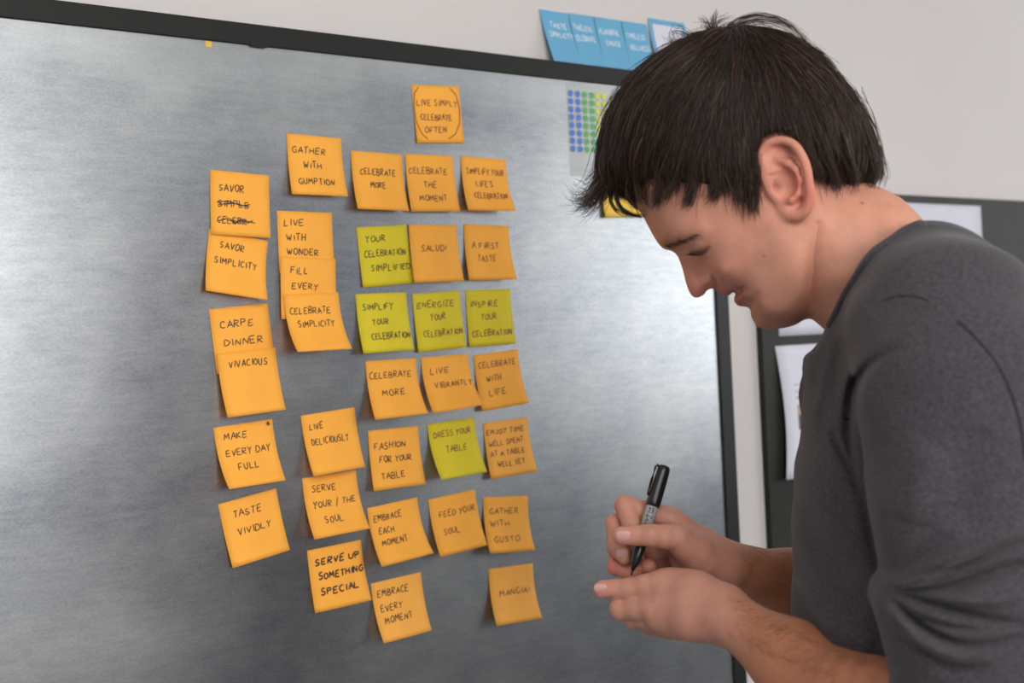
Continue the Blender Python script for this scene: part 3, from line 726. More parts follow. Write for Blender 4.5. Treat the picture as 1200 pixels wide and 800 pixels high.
def sampler(A):
    def f(x, y):
        u = np.clip(x - GX0, 0, GW - 1.001); v = np.clip(y - GY0, 0, GH - 1.001)
        i = u.astype(int); j = v.astype(int); fu = u - i; fv = v - j
        return (A[j, i] * (1 - fu) + A[j, i + 1] * fu) * (1 - fv) + (A[j + 1, i] * (1 - fu) + A[j + 1, i + 1] * fu) * fv
    return f
def height_solid(H):
    """solid |s| < sqrt(H) from a map of squared half widths in px^2"""
    Hy, Hx = np.gradient(H); h, hx, hy = sampler(H), sampler(Hx), sampler(Hy)
    def f(P):
        X, Y = side_px(P[:, 0], P[:, 2]); s = P[:, 1] / MM
        g = s * s - h(X, Y)
        gr = np.sqrt(4 * s * s + hx(X, Y) ** 2 + hy(X, Y) ** 2) + 12.0
        out = np.maximum(np.maximum(GX0 - X, X - GX0 - GW), np.maximum(GY0 - Y, Y - GY0 - GH))
        d = np.clip(g / gr, -60, 200) * MM
        return np.where(out > 0, np.maximum(d, out * MM), d)
    return f

PROFILE = [(744, 236), (755, 256), (768, 280), (777, 291), (787, 294), (794, 300), (799, 313), (804, 332), (809, 344.5), (815, 349), (823, 346.5), (829, 340.5), (834.5, 337.8),
           (840, 340.5), (847, 345.5), (854, 346.3), (858.5, 344), (862.5, 343), (860.5, 347.5), (861, 354), (866.5, 358.6), (874, 359.2), (879, 362.5), (880.5, 371), (886, 380.5), (894, 385.2),
           (907, 385.4), (920, 384), (932, 380.5), (942, 374), (955, 360), (975, 330), (1000, 290), (1012, 255), (1010, 225), (1008, 190), (996, 145), (972, 105), (935, 76), (890, 62),
           (845, 62), (800, 80), (766, 110), (745, 145), (736, 180), (737, 212)]
prof = spline(PROFILE, 5)
pd_ = poly_dist(prof)
# image x, y, half width (px) where the width is read; converted to the side plane
WPTS = [(850, 110, 88), (930, 120, 92), (975, 160, 84), (890, 170, 94), (800, 140, 84), (765, 190, 74), (800, 200, 84), (850, 210, 90), (765, 240, 66), (782, 262, 64), (800, 250, 74), (830, 250, 82), (860, 250, 86),
        (790, 283, 52), (803, 280, 60), (822, 272, 74), (797, 297, 26), (806, 294, 42), (815, 292, 53), (826, 290, 62), (838, 290, 72), (850, 285, 80), (803, 310, 15), (812, 312, 22), (824, 308, 42), (836, 308, 60), (850, 308, 72), (880, 300, 80),
        (808, 328, 15), (818, 328, 19), (826, 325, 24), (834, 322, 44), (845, 325, 57), (815, 340, 16), (826, 336, 21), (836, 333, 26), (842, 334, 32), (852, 333, 45), (865, 325, 63), (848, 342, 27), (858, 340, 42), (870, 337, 54), (880, 330, 67),
        (866, 350, 31), (874, 349, 46), (885, 345, 63), (880, 362, 29), (888, 362, 50), (900, 350, 68), (892, 378, 32), (905, 375, 50), (900, 365, 58), (920, 365, 63), (935, 360, 64), (910, 330, 76), (940, 330, 78), (930, 290, 86), (910, 250, 90), (940, 220, 90), (955, 250, 82), (985, 215, 70), (1000, 170, 60), (990, 260, 60)]
cp = [sg(x, y, w * MM) for x, y, w in WPTS]
Wc = np.maximum(tps(cp, [w for _, _, w in WPTS], gx, gy, .4), 8)
# how far in from the profile the head takes to reach that width
RPTS = [(744, 236, 62), (768, 280, 40), (785, 290, 24), (797, 300, 13), (804, 325, 11), (815, 342, 11), (832, 335, 10), (847, 340, 14), (862, 352, 13), (880, 365, 15), (893, 380, 22), (920, 378, 22), (945, 370, 25), (1000, 290, 60), (1000, 190, 80), (930, 80, 85), (845, 62, 85), (766, 110, 85), (737, 190, 80), (870, 200, 85), (880, 300, 32), (850, 320, 18), (868, 342, 12), (870, 330, 13), (886, 345, 15), (900, 335, 22)]
Rr = np.clip(tps([(x, y) for x, y, _ in RPTS], [r for _, _, r in RPTS], gx, gy, .5), 9, 95)
t_ = np.minimum(1 - pd_ / Rr, 3.0)
fall = np.where(pd_ > 0, 1 - np.clip(t_, 0, 1) ** 2, 2 * pd_ / Rr)
Wdet = np.zeros_like(Wc)
def gauss(x, y, s, rx, ry, amp, rot=0.0):
    X, Y = sg(x, y, s * MM); c, q = math.cos(rot), math.sin(rot); dx, dy = gx - X, gy - Y
    u, v = dx * c + dy * q, -dx * q + dy * c
    return amp * np.exp(-.5 * ((u / rx) ** 2 + (v / ry) ** 2))
def crease(pts, s, w, amp):
    pl = spline([sg(x, y, s * MM) for x, y in pts], 6, False)
    return amp * np.exp(-.5 * (poly_dist(pl, closed=False) / w) ** 2)
Wdet += gauss(817, 289, 50, 8, 5.5, 4.5, -.35)             # eyeball under the lid
Wdet += gauss(806, 286, 48, 9, 4, -3.0, -.5)               # hollow between brow and lid
Wdet += crease([(806, 291), (814, 290), (820, 285.5), (824, 282)], 50, 1.3, -2.2)    # fold of the upper lid
Wdet += crease([(807, 297), (815, 297.5), (823, 296), (831, 292)], 52, 1.1, -4.6)  # lash line
Wdet += gauss(824, 300, 55, 9, 2.6, 2.0, -.2)              # lower lid
Wdet += crease([(778, 289), (790, 284), (806, 277), (824, 270)], 58, 6, 2.6)       # brow ridge
Wdet += gauss(829, 332, 22, 6.0, 6.5, 10.0)                 # wing of the nose
Wdet += crease([(836, 325), (839.5, 331), (837, 338)], 30, 2.0, -9)
Wdet += crease([(822, 311), (830, 317), (836, 323), (839, 330)], 32, 2.4, -2.0)  # crease behind the wing
Wdet += crease([(834, 318), (846, 325), (858, 331), (868, 335), (876, 342)], 46, 3.4, -1.6)    # smile line
Wdet += gauss(852, 318, 60, 16, 9, 1.5, .5)                # cheek
Wdet += crease([(858, 345.5), (864, 342), (870, 338.5)], 40, 1.5, -12)              # mouth
Wdet += gauss(872, 338, 46, 2.5, 2.5, -3)
Wdet += gauss(866, 352, 30, 6, 3.2, 3.0, -.5)              # lower lip
Wdet += gauss(852, 341, 28, 7, 3.0, 2.5, .2)               # upper lip
Wdet += crease([(878, 357), (884, 352), (888, 346)], 40, 3.0, -2.5)
Wdet += gauss(895, 374, 35, 8, 8, 2.5)
Wdet += crease([(958, 262), (953, 300), (951, 335), (950, 368)], 70, 2.6, -10.0)
Wdet += crease([(955, 310), (952, 335), (950, 366)], 60, 2.2, -8.0)    # behind the jaw
Wdet += crease([(905, 262), (925, 300), (935, 335)], 80, 14, 1.5)
Wdet += gauss(842, 262, 82, 16, 14, -2.5)                  # temple
Wh = Wc + Wdet * np.clip(pd_ / 6, 0, 1)
H = blur(np.where(fall > 0, Wh ** 2 * fall, np.maximum(Wh, 14) ** 2 * fall), .7)
head_f = height_solid(H)

# ------------------------------------------------------------------ the body as one solid
body = Solid()
body.add(head_f, .004)
body.cut(chain([at(831, 341.5, .004), at(826, 338, .008)], [.0030, .0026]), .002)      # nostrils
body.cut(chain([at(831, 341.5, -.004), at(826, 338, -.008)], [.0030, .0026]), .002)
body.cut(chain([at(858, 345.4, .0), at(861, 343.8, .025), at(865, 341.3, .036), at(870, 338.2, .042)], [.0018, .0018, .0024, .0014], .002), .0018)
body.cut(chain([at(858, 345.4, .0), at(862, 343.5, -.028), at(870, 338.2, -.042)], [.0018, .0024, .0014], .002), .0018)
# ears
def ear(m):
    q = lambda x, y, s: at(x, y, s) * np.array([1, 1, 1]) if m > 0 else at(x, y, s) * np.array([1, -1, 1])
    K = lambda x, y, s: q(x, y, s)
    e = Solid()
    e.add(ell(K(921, 206, .074), (.0215, .0055, .0355), 0.36, -.22), .002)
    e.add(ell(K(928, 242, .072), (.0125, .0050, .0130), .25, -.15), .004)
    e.cut(ell(K(913, 184, .084), (.0165, .0085, .0140), .15, -.3), .002)
    e.cut(ell(K(937, 205, .087), (.0048, .0085, .024), .22, -.2), .002)
    e.add(chain(*curve3([K(890, 204, .071), K(888.5, 190, .075), K(893, 176, .078), K(903, 166.5, .081), K(918, 164.5, .084), K(931, 170, .087), K(940, 183, .089), K(945.5, 198, .090), K(948, 216, .088), K(949, 232, .084), K(944, 246, .079), K(934, 252, .075), K(925, 250, .073), K(920, 243, .072)],
                [.0026, .0029, .0030, .0030, .0030, .0031, .0033, .0034, .0034, .0036, .0045, .0050, .0045, .003]), .003), .0028)
    e.add(chain([K(889, 200, .071), K(897, 206, .074), K(906, 210, .076), K(914, 209, .076)], [.0032, .0030, .0026, .0016], .002), .002)   # crus of the helix
    e.add(chain([K(912, 187, .077), K(924, 192, .080), K(932, 200, .083), K(936, 212, .083), K(934, 226, .081), K(927, 233, .080), K(921, 234, .078)], [.0034, .0040, .0042, .0040, .0040, .0038, .0030], .003), .0035)  # antihelix
    e.add(chain([K(899, 216, .073), K(905, 226, .075), K(912, 234, .075)], [.0035, .0042, .0036], .003), .003)   # tragus
    e.cut(ell(K(920, 214, .083), (.0105, .0120, .0135), .2), .002)
    e.cut(ell(K(912, 203, .084), (.0100, .0085, .0035), .2), .0015)
    e.cut(chain([K(913, 218, .084), K(909, 219, .074)], [.0040, .0030]), .002)
    e.cut(chain([K(912, 226, .084), K(918, 233, .084)], [.0036, .0030]), .003)
    e.cut(chain([K(906, 198, .082), K(922, 201, .083)], [.0030, .0026]), .002)
    return e
body.add(ear(1), .004)
body.add(ear(-1), .004)
body.cut(chain([at(908, 212, .082), at(912, 221, .078)], [.0019, .0021]), .0015)

# neck and torso
A = at
body.add(chain([A(950, 262, 0), A(1000, 300, 0), A(1052, 352, 0)], [.054, .0620, .066], .02), .010)
body.add(chain([A(962, 262, .050), A(985, 320, .050), A(1000, 385, .020)], [.010, .013, .012], .01), .018)      # neck muscle
body.add(chain([A(962, 262, -.050), A(985, 320, -.050), A(1000, 385, -.020)], [.010, .013, .012], .01), .018)
SHX = (1, .68, 1)
body.add(chain([A(1060, 395, 0), A(1072, 520, 0), A(1078, 640, 0), A(1088, 800, 0), A(1095, 1000, 0)], [.052, .078, .088, .090, .100], .02, SHX), .015)
body.add(chain([A(1105, 390, 0), A(1130, 480, 0)], [.062, .08], .03, SHX), .02)
body.add(chain([A(1115, 415, .140), A(1125, 440, .17)], [.045, .048]), .02)
body.add(chain([A(1110, 415, -.140), A(1110, 440, -.17)], [.045, .048]), .02)
L_EL = A(1128, 842, .225); L_WR = A(852, 722, .052)
body.add(chain([A(1128, 450, .185), L_EL], [.048, .041], .02), .02)
body.add(chain([L_EL, A(1010, 830, .155), A(932, 777, .095), L_WR], [.041, .0375, .0300, .0235], .03), .012)
R_EL = A(1010, 738, -.215); R_WR = A(846, 660, -.052)
body.add(chain([A(1115, 450, -.185), R_EL], [.045, .041], .02), .02)
body.add(chain([R_EL, A(930, 690, -.125), R_WR], [.041, .0345, .0235], .03), .012)
body.add(chain([A(1092, 1000, 0), A(1092, 1120, 0)], [.115, .12], .03, (1, .72, 1)), .03)
for sgn in (1, -1):
    body.add(chain([A(1095, 1120, .09 * sgn), A(1090, 1350, .10 * sgn)], [.082, .070], .03), .02)
def root_k(p0, near=.010, far=.0012, a=.012, b=.032):
    p0 = np.asarray(p0)
    def f(P):
        d = np.sqrt(((P - p0) ** 2).sum(1)); t = np.clip((d - a) / (b - a), 0, 1); t = t * t * (3 - 2 * t)
        return near * (1 - t) + far * t
    return f
def finger(pts, rads, near=.010, a=.012, b=.030):
    """root, then every joint to the tip; radii swell at the joints"""
    P = [A(*p) for p in pts]; Q, R = [P[0]], [rads[0]]
    for i in range(1, len(P)):
        mid = (P[i - 1] + P[i]) / 2
        Q += [mid, P[i]]; R += [(rads[i - 1] + rads[i]) / 2 * .955, rads[i]]
    body.add(chain(Q, R, .0035), .006, root_k(P[0], near, .0012, a, b))
# left hand, near the camera: back of the hand to us, thumb along the top, fingers curled under
body.add(chain([A(852, 722, .046), A(812, 712, .036), A(785, 708, .028)], [.0215, .0215, .0175], .01), .012)
body.add(chain([A(848, 730, .044), A(812, 727, .034), A(790, 725, .024)], [.0180, .0170, .0155], .01), .012)
body.add(chain([A(845, 708, .040), A(815, 694, .030), A(788, 686, .022)], [.0185, .0185, .0158], .01), .014)
finger([(800, 690, .024), (778, 684.0, .022), (737, 690, .016), (706, 690.5, .012)], [.0165, .0140, .0102, .0090], .012, .012, .032)
finger([(793, 706, .030), (768, 711, .028), (728, 713.0, .012), (730, 704, -.014), (752, 698, -.020)], [.0155, .0140, .0108, .0095, .0085], .012, .012, .035)
finger([(795, 718, .027), (772, 722, .024), (743, 723, .006), (748, 708, -.016), (768, 702, -.020)], [.0150, .0138, .0105, .0095, .0085], .012, .014, .038)
finger([(805, 727, .022), (784, 732, .014), (761, 731, -.004), (768, 714, -.020), (784, 708, -.020)], [.0145, .0130, .0098, .009, .0082], .012, .014, .038)
finger([(815, 731, .014), (798, 735, .002), (778, 729, -.014), (786, 716, -.026), (798, 710, -.026)], [.0130, .0118, .0090, .0082, .0076], .012, .014, .038)
body.cut(chain([A(708, 703, .014), A(722, 702, .027), A(742, 703.5, .040), A(756, 704.5, .048), A(768, 701, .051)], [.0022, .0030, .0038, .0046, .0030]), .0025)
# right hand, holding the pen
body.add(chain([A(846, 662, -.054), A(818, 640, -.050), A(794, 622, -.044)], [.0205, .0190, .0135], .01), .012)
body.add(chain([A(846, 668, -.066), A(818, 655, -.074), A(796, 640, -.074)], [.0180, .0180, .0135], .01), .014)
body.add(chain([A(845, 668, -.048), A(822, 655, -.028), A(800, 636, -.010)], [.0190, .0175, .0125], .01), .014)
finger([(812, 645, -.020), (794, 630, -.006), (762, 627, .010), (728, 627.5, .011)], [.0165, .0128, .0103, .0088], .010, .014, .034)
finger([(800, 622, -.044), (786, 609, -.040), (733, 592.5, -.030), (741, 616, -.021), (751, 634, -.017)], [.0135, .0125, .0103, .0092, .0080], .010, .012, .034)
finger([(802, 632, -.058), (784, 620, -.058), (722, 613.5, -.040), (722.5, 640, -.026), (733, 652, -.016)], [.0135, .0125, .0100, .0092, .0082], .010, .012, .034)
finger([(804, 640, -.070), (790, 632, -.072), (727, 636, -.052), (723, 663, -.034), (742, 671, -.022)], [.0130, .0120, .0098, .0090, .0080], .010, .012, .034)
finger([(808, 650, -.080), (796, 644, -.082), (744, 652, -.064), (742, 668, -.044), (760, 663, -.026)], [.0120, .0112, .0092, .0086, .0080], .010, .012, .034)
body.add(ell(A(803, 652, -.030), (.016, .010, .016)), .008)
body.add(chain([A(812, 660, -.062), A(785, 656, -.062), A(768, 652, -.060)], [.017, .015, .011], .006), .004)

xs = spaced([(-.235, .075, .00125), (.075, .40, .007)])
ys = spaced([(-.30, -.10, .005), (-.10, .10, .00135), (.10, .30, .0035)])
zs = spaced([(-.84, -.36, .014), (-.36, -.285, .0022), (-.285, -.115, .00122), (-.115, .0, .006), (.0, .275, .00118), (.275, .33, .005)])
BV, BQ = body.mesh(xs, ys, zs, 1)
if np.linalg.det(np.array([EA, ES, EZ])) < 0: BQ = BQ[:, ::-1]
def smooth01(x, a, b):
    t = np.clip((x - a) / (b - a), 0, 1); return t * t * (3 - 2 * t)
def head_tint(V):
    X, Y = side_px(V[:, 0], V[:, 2]); n = len(V)
    base = np.array([.60, .275, .185]); C = np.tile(base, (n, 1))
    isface = smooth01(V[:, 2], -.12, -.08)
    arm = 1 - isface
    C = C * (1 - arm[:, None]) + arm[:, None] * np.array([.45, .18, .095])
    hand = arm * (1 - smooth01(V[:, 0], -.100, -.055))
    C = C * (1 - hand[:, None]) + hand[:, None] * np.array([.54, .255, .18])
    def spot(x, y, s, r, col, amt, both=True):
        p = at(x, y, s); sv = np.abs(V[:, 1]) if both else V[:, 1]
        d2 = (V[:, 0] - p[0]) ** 2 + (sv - p[1]) ** 2 + (V[:, 2] - p[2]) ** 2
        w = amt * np.exp(-.5 * d2 / r ** 2); C[:] = C * (1 - w[:, None]) + w[:, None] * np.array(col)
    spot(920, 215, .080, .026, (.62, .24, .17), .75)
    spot(900, 172, .080, .010, (.66, .24, .18), .5)
    spot(946, 220, .086, .012, (.70, .20, .15), .6)
    spot(818, 340, .008, .014, (.56, .21, .16), .8)
    spot(850, 318, .050, .022, (.60, .26, .19), .5)
    for (x, y, s, r) in ((850, 344, .008, .0045), (856, 343.5, .021, .0040), (862, 340, .033, .0035), (865, 353, .012, .0055), (863, 349, .022, .0050), (869, 346, .033, .0045)):
        spot(x, y, s, r, (.46, .11, .09), .85)
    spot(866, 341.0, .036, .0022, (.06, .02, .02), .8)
    for (x, y, s) in ((909, 214, .075), (911, 219, .074)): spot(x, y, s, .0030, (.20, .05, .035), .55)  # shade of the ear canal painted into the skin tint
    for (x, y, s) in ((728, 592, -.03), (722, 610, -.04), (715, 665, -.035), (742, 671, -.02), (762, 664, -.02), (705, 690, .012), (727, 627, .011)): spot(x, y, s, .010, (.66, .27, .21), .6, False)
    spot(722, 668, -.03, .012, (.72, .20, .14), .7, False)
    for (x, y, s) in ((898, 227, .072), (895, 300, .068), (934, 343, .055), (1041, 248, .03), (1020, 272, .045), (1010, 238, .05)): spot(x, y, s, .0012, (.16, .07, .045), .8)
    for x, y, s, a_ in ((780, 290, .018, .6), (787, 287, .028, .5), (796, 282, .038, .38), (806, 277, .046, .32), (817, 272.5, .052, .25)): spot(x, y, s, .0055, (.17, .09, .07), a_)
    for x, y, s in ((811, 297, .040), (819, 297, .043), (827, 294, .046), (821, 286, .046)): spot(x, y, s, .0032, (.26, .11, .08), .5)
    # shaved beard shadow over jaw, chin and upper lip
    j = smooth01(Y, 300, 350) * smooth01(X, 838, 880) * (1 - smooth01(X, 925, 948)) * isface
    j = np.maximum(j, smooth01(X, 878, 893) * (1 - smooth01(X, 905, 925)) * smooth01(Y, 262, 285) * .8 * isface)
    j *= (V[:, 2] > -.03)
    C[:] = C * (1 - .27 * j[:, None]) + .27 * j[:, None] * np.array([.30, .175, .13])
    return C
body_obj_parent = None

# ------------------------------------------------------------------ skin, hair and cloth materials
m = M['skin'] = material('skin', (.5, .25, .17), .52)
b_ = bsdf(m); b_.inputs['Subsurface Weight'].default_value = .12; b_.inputs['Subsurface Radius'].default_value = (1, .35, .2); b_.inputs['Subsurface Scale'].default_value = .006
b_.inputs['Specular IOR Level'].default_value = .38
vc = N(m, 'ShaderNodeVertexColor', layer_name='tint')
tc = N(m, 'ShaderNodeTexCoord')
n1 = N(m, 'ShaderNodeTexNoise', Scale=45, Detail=5, Roughness=.6); n2 = N(m, 'ShaderNodeTexNoise', Scale=900, Detail=2)
L(m, tc, 'Object', n1, 'Vector'); L(m, tc, 'Object', n2, 'Vector')
mr = N(m, 'ShaderNodeMapRange'); mr.inputs['From Min'].default_value = .3; mr.inputs['From Max'].default_value = .7; mr.inputs['To Min'].default_value = .90; mr.inputs['To Max'].default_value = 1.10
L(m, n1, 'Fac', mr, 'Value')
mr2 = N(m, 'ShaderNodeMapRange'); mr2.inputs['From Min'].default_value = .3; mr2.inputs['From Max'].default_value = .7; mr2.inputs['To Min'].default_value = .95; mr2.inputs['To Max'].default_value = 1.05
L(m, n2, 'Fac', mr2, 'Value')
mu = N(m, 'ShaderNodeMath', operation='MULTIPLY'); L(m, mr, 'Result', mu, 0); L(m, mr2, 'Result', mu, 1)
vm = N(m, 'ShaderNodeVectorMath', operation='SCALE'); L(m, vc, 'Color', vm, 0); L(m, mu, 'Value', vm, 'Scale'); L(m, vm, 'Vector', b_, 'Base Color')
bump(m, 420, .22, .0005, 4)
M['hair'] = material('dark_brown_hair', (.030, .017, .011), .42); bsdf(M['hair']).inputs['Specular IOR Level'].default_value = .32
hi = N(M['hair'], 'ShaderNodeHairInfo'); hr_ = N(M['hair'], 'ShaderNodeValToRGB'); e = hr_.color_ramp.elements
e[0].position = .0; e[0].color = (.016, .008, .005, 1); e[1].position = 1.0; e[1].color = (.20, .13, .09, 1)
e2 = e.new(.7); e2.color = (.030, .015, .009, 1); e3 = e.new(.965); e3.color = (.10, .05, .03, 1); e4 = e.new(.985); e4.color = (.18, .11, .08, 1)
L(M['hair'], hi, 'Random', hr_, 'Fac'); L(M['hair'], hr_, 'Color', bsdf(M['hair']), 'Base Color')
M['scalp'] = material('hair_mass', (.010, .007, .006), .7)
bump(M['scalp'], 90, .8, .004, 4, (3, 3, .5))
M['brow'] = material('brow_hair', (.07, .036, .025), .6)
M['armhair'] = material('arm_hair', (.22, .09, .045), .6)
m = M['shirt'] = material('heather_charcoal_cloth', (.06, .055, .065), .92)
tc = N(m, 'ShaderNodeTexCoord')
mp1 = N(m, 'ShaderNodeMapping'); mp1.inputs['Scale'].default_value = (.6, .6, 1.4)
h1 = N(m, 'ShaderNodeTexNoise', Scale=620, Detail=4, Roughness=.7); h2 = N(m, 'ShaderNodeTexNoise', Scale=9, Detail=3)
L(m, tc, 'Object', mp1, 'Vector'); L(m, mp1, 'Vector', h1, 'Vector'); L(m, tc, 'Object', h2, 'Vector')
rp = N(m, 'ShaderNodeValToRGB'); e = rp.color_ramp.elements
e[0].position = .36; e[0].color = (.019, .018, .025, 1); e[1].position = .66; e[1].color = (.078, .066, .074, 1)
L(m, h1, 'Fac', rp, 'Fac'); L(m, rp, 'Color', bsdf(m), 'Base Color')
bsdf(m).inputs['Sheen Weight'].default_value = .12
bp = N(m, 'ShaderNodeBump', Strength=.35, Distance=.0006); L(m, h1, 'Fac', bp, 'Height'); L(m, bp, 'Normal', bsdf(m), 'Normal')
M['seam'] = material('dark_stitching', (.016, .015, .02), .9)
M['denim'] = material('dark_denim', (.03, .04, .07), .9); bump(M['denim'], 700, .4, .0006)
M['shoe'] = material('brown_leather', (.07, .035, .02), .45)
M['sole'] = material('dark_rubber', (.02, .02, .02), .7)
M['nail'] = material('fingernail', (.62, .34, .30), .28)
M['penblack'] = material('black_pen_plastic', (.010, .010, .012), .28)
M['pengrey'] = material('grey_pen_barrel', (.34, .33, .33), .45)

person = empty('person', PM)
tag(person, 'dark-haired man in charcoal long-sleeved shirt leaning over his hands beside the metal board', 'person')
def det_flip(Q): return Q
bodyo = quads_mesh('body', BV, BQ, M['skin'], person)
ca = bodyo.data.color_attributes.new('tint', 'FLOAT_COLOR', 'POINT')
T4 = np.ones((len(BV), 4), np.float32); T4[:, :3] = head_tint(BV); ca.data.foreach_set('color', T4.ravel())
FLIP = np.linalg.det(np.array([EA, ES, EZ])) < 0
def grow(name, solid, gx_, gy_, gz_, mat, parent, smooth=2):
    V, Q = solid.mesh(gx_, gy_, gz_, smooth)
    if FLIP: Q = Q[:, ::-1]
    return quads_mesh(name, V, Q, mat, parent), V

# ------------------------------------------------------------------ shirt
LBX = lambda s: s
shirt = Solid()
shirt.add(chain([A(1052, 366, 0), A(1054, 430, 0), A(1072, 520, 0), A(1076, 610, 0), A(1084, 720, 0), A(1092, 860, 0), A(1096, 1010, 0)], [.0660, .0785, .0975, .1065, .1120, .1235, .1250], .03, SHX), .02)
shirt.add(chain([A(1098, 372, 0), A(1130, 480, 0), A(1140, 600, 0)], [.076, .093, .103], .03, SHX), .03)
shirt.add(chain([A(1085, 345, .075), A(1112, 395, .150), A(1135, 470, .175)], [.060, .072, .075], .03), .04)
shirt.add(chain([A(1080, 345, -.075), A(1112, 402, -.150), A(1120, 470, -.175)], [.060, .070, .070], .03), .04)
shirt.add(chain([A(1128, 455, .190), A(1142, 600, .205), A(1146, 720, .215), A(1153, 835, .222)], [.0790, .0785, .0715, .0630], .012), .020)
shirt.add(chain([A(1150, 835, .222), A(1142, 834, .218)], [.0620, .0540], .02), .02)
shirt.add(chain([A(1037, 686, .205), A(1034, 697, .210), A(1040, 708, .212)], [.0060, .0085, .0060], .003), .005)
shirt.add(chain([A(1044, 694, .200), A(1064, 706, .235), A(1100, 712, .262)], [.010, .014, .012], .02), .016)     # bunched cloth inside the elbow
shirt.add(chain([A(1120, 455, -.190), A(1015, 735, -.218)], [.062, .056], .03), .03)
shirt.add(chain([A(1015, 735, -.218), A(985, 720, -.19)], [.055, .050], .03), .02)
shirt.add(chain([A(950, 424, 0), A(949, 432, .004)], [.0065, .006]), .006)                                       # placket standing off the chest
shirt.add(chain([A(952, 452, 0), A(950, 470, 0)], [.0105, .009]), .008)
neckcut = [(1092, 244), (1078.5, 256), (1058, 264), (1040, 277), (1022, 292), (1008, 309), (997, 325), (987, 341), (978, 360), (970, 379), (965, 390), (960, 402), (956, 412), (935, 416), (890, 400), (900, 340), (950, 150), (1090, 150)]
nk = np.array([sg(x, y, .055 if 960 < x < 1075 else .0) for x, y in neckcut])
def prism(poly, smax_=.10):
    D = sampler(np.clip(poly_dist(poly), -80, 80))
    def f(P):
        X, Y = side_px(P[:, 0], P[:, 2])
        out = np.maximum(np.maximum(GX0 - X, X - GX0 - GW), np.maximum(GY0 - Y, Y - GY0 - GH))
        d = -np.where(out > 0, -np.abs(out) - 5, D(X, Y)) * MM
        return np.maximum(d, np.abs(P[:, 1]) - smax_)
    return f
shirt.cut(prism(nk, .098), .004)
shirt.add(chain([A(965, 404, .002), A(949, 423.5, .004), A(955, 430, .003)], [.0045, .0046, .0035], .002), .003)
shirt.add(chain([A(955, 448, .0), A(949, 462, .002), A(954, 478, .0)], [.0075, .0085, .0070], .004), .004)
# folds, drawn on the near side of the cloth
FOLDS = [([(1046, 402), (1018, 420), (1003, 442), (996, 470), (994, 510), (1000, 548), (1008, 575)], .12, 3.0, .0034), ([(1010, 560), (1016, 600), (1026, 650), (1036, 690)], .19, 4, .0022),
         ([(1037, 694), (1075, 672), (1125, 640), (1200, 606)], .255, 4, -.0050), ([(1045, 684), (1070, 650), (1100, 615)], .25, 6, .0014), ([(1037, 694), (1090, 690), (1150, 668), (1200, 655)], .265, 3.5, .0060),
         ([(1040, 700), (1095, 706), (1150, 720), (1200, 728)], .27, 3.5, .0060), ([(1044, 706), (1080, 735), (1130, 752), (1200, 740)], .27, 3.5, .0065), ([(1046, 716), (1070, 745), (1110, 758), (1160, 762)], .27, 4, -.005),
         ([(1045, 698), (1100, 697), (1160, 697), (1200, 690)], .27, 3, -.0035), ([(1055, 730), (1100, 770), (1150, 775)], .26, 4, .003),
         ([(978, 420), (968, 470), (962, 520)], .05, 6, .0012), ([(965, 400), (957, 440), (952, 480)], .03, 5, .001), ([(988, 395), (978, 440), (972, 490)], .08, 5, .0012),
         ([(972, 498), (984, 524), (998, 550), (1008, 584)], .08, 3.0, .0032), ([(1038, 692), (1080, 668), (1130, 652), (1200, 628)], .26, 2.4, .0034), ([(1040, 712), (1080, 722), (1130, 728), (1195, 712)], .26, 2.4, .0034),
         ([(1045, 728), (1090, 744), (1150, 744), (1200, 730)], .26, 2.4, .003), ([(1050, 748), (1100, 768), (1160, 768)], .26, 3, .0026), ([(1060, 640), (1100, 600), (1150, 570), (1200, 555)], .26, 5, .0016), ([(1092, 520), (1070, 560), (1060, 610)], .26, 12, -.003), ([(1150, 500), (1130, 560), (1120, 620)], .27, 14, .003),
         ([(940, 600), (960, 640), (1000, 670)], .10, 8, .002), ([(935, 690), (970, 720), (1020, 740)], .10, 6, -.003)]
fold_data = []
for pts, s, w, amp in FOLDS:
    P3 = [A(x, y, s) for x, y in pts]
    fold_data.append((spline([(p[0], p[2]) for p in P3], 4, False), w * MM, amp, s))
def fold_dist(pl, X, Y):
    best = np.full(X.shape, 1e9); par = np.zeros(X.shape); n = len(pl) - 1
    for i in range(n):
        (x0, y0), (x1, y1) = pl[i], pl[i + 1]; ex, ey = x1 - x0, y1 - y0; l2 = ex * ex + ey * ey or 1e-9
        t = np.clip(((X - x0) * ex + (Y - y0) * ey) / l2, 0, 1); d = (X - x0 - t * ex) ** 2 + (Y - y0 - t * ey) ** 2
        m = d < best; best = np.where(m, d, best); par = np.where(m, (i + t) / n, par)
    return np.sqrt(best), np.sin(np.pi * np.clip(par, 0, 1)) ** .7
def folds(P):
    d = np.zeros(len(P)); near = P[:, 1] > .0
    X, Z = P[near, 0], P[near, 2]; acc = np.zeros(len(X)); ridge = np.zeros(len(X))
    for pl, w, amp, s in fold_data:
        dd, tp = fold_dist(pl, X, Z); v = 2.1 * amp * tp * np.exp(-.5 * (dd / w) ** 2) * smooth01(P[near, 1], s - .10, s - .05); acc = np.maximum(acc, v); ridge = np.minimum(ridge, v)
    d[near] = acc + ridge
    a, s, z = P[:, 0], P[:, 1], P[:, 2]
    d += .0011 * np.sin(38 * a + 21 * z + 3 * np.sin(17 * z)) * np.sin(31 * s - 13 * z) + .0007 * np.sin(90 * z + 45 * a + 4 * np.sin(20 * a))
    return d
shirt.bump(folds, 0)
hem = A(1046, 740, .20); hemn = np.array([-1.0, -.12, .10]); hemn /= np.linalg.norm(hemn)
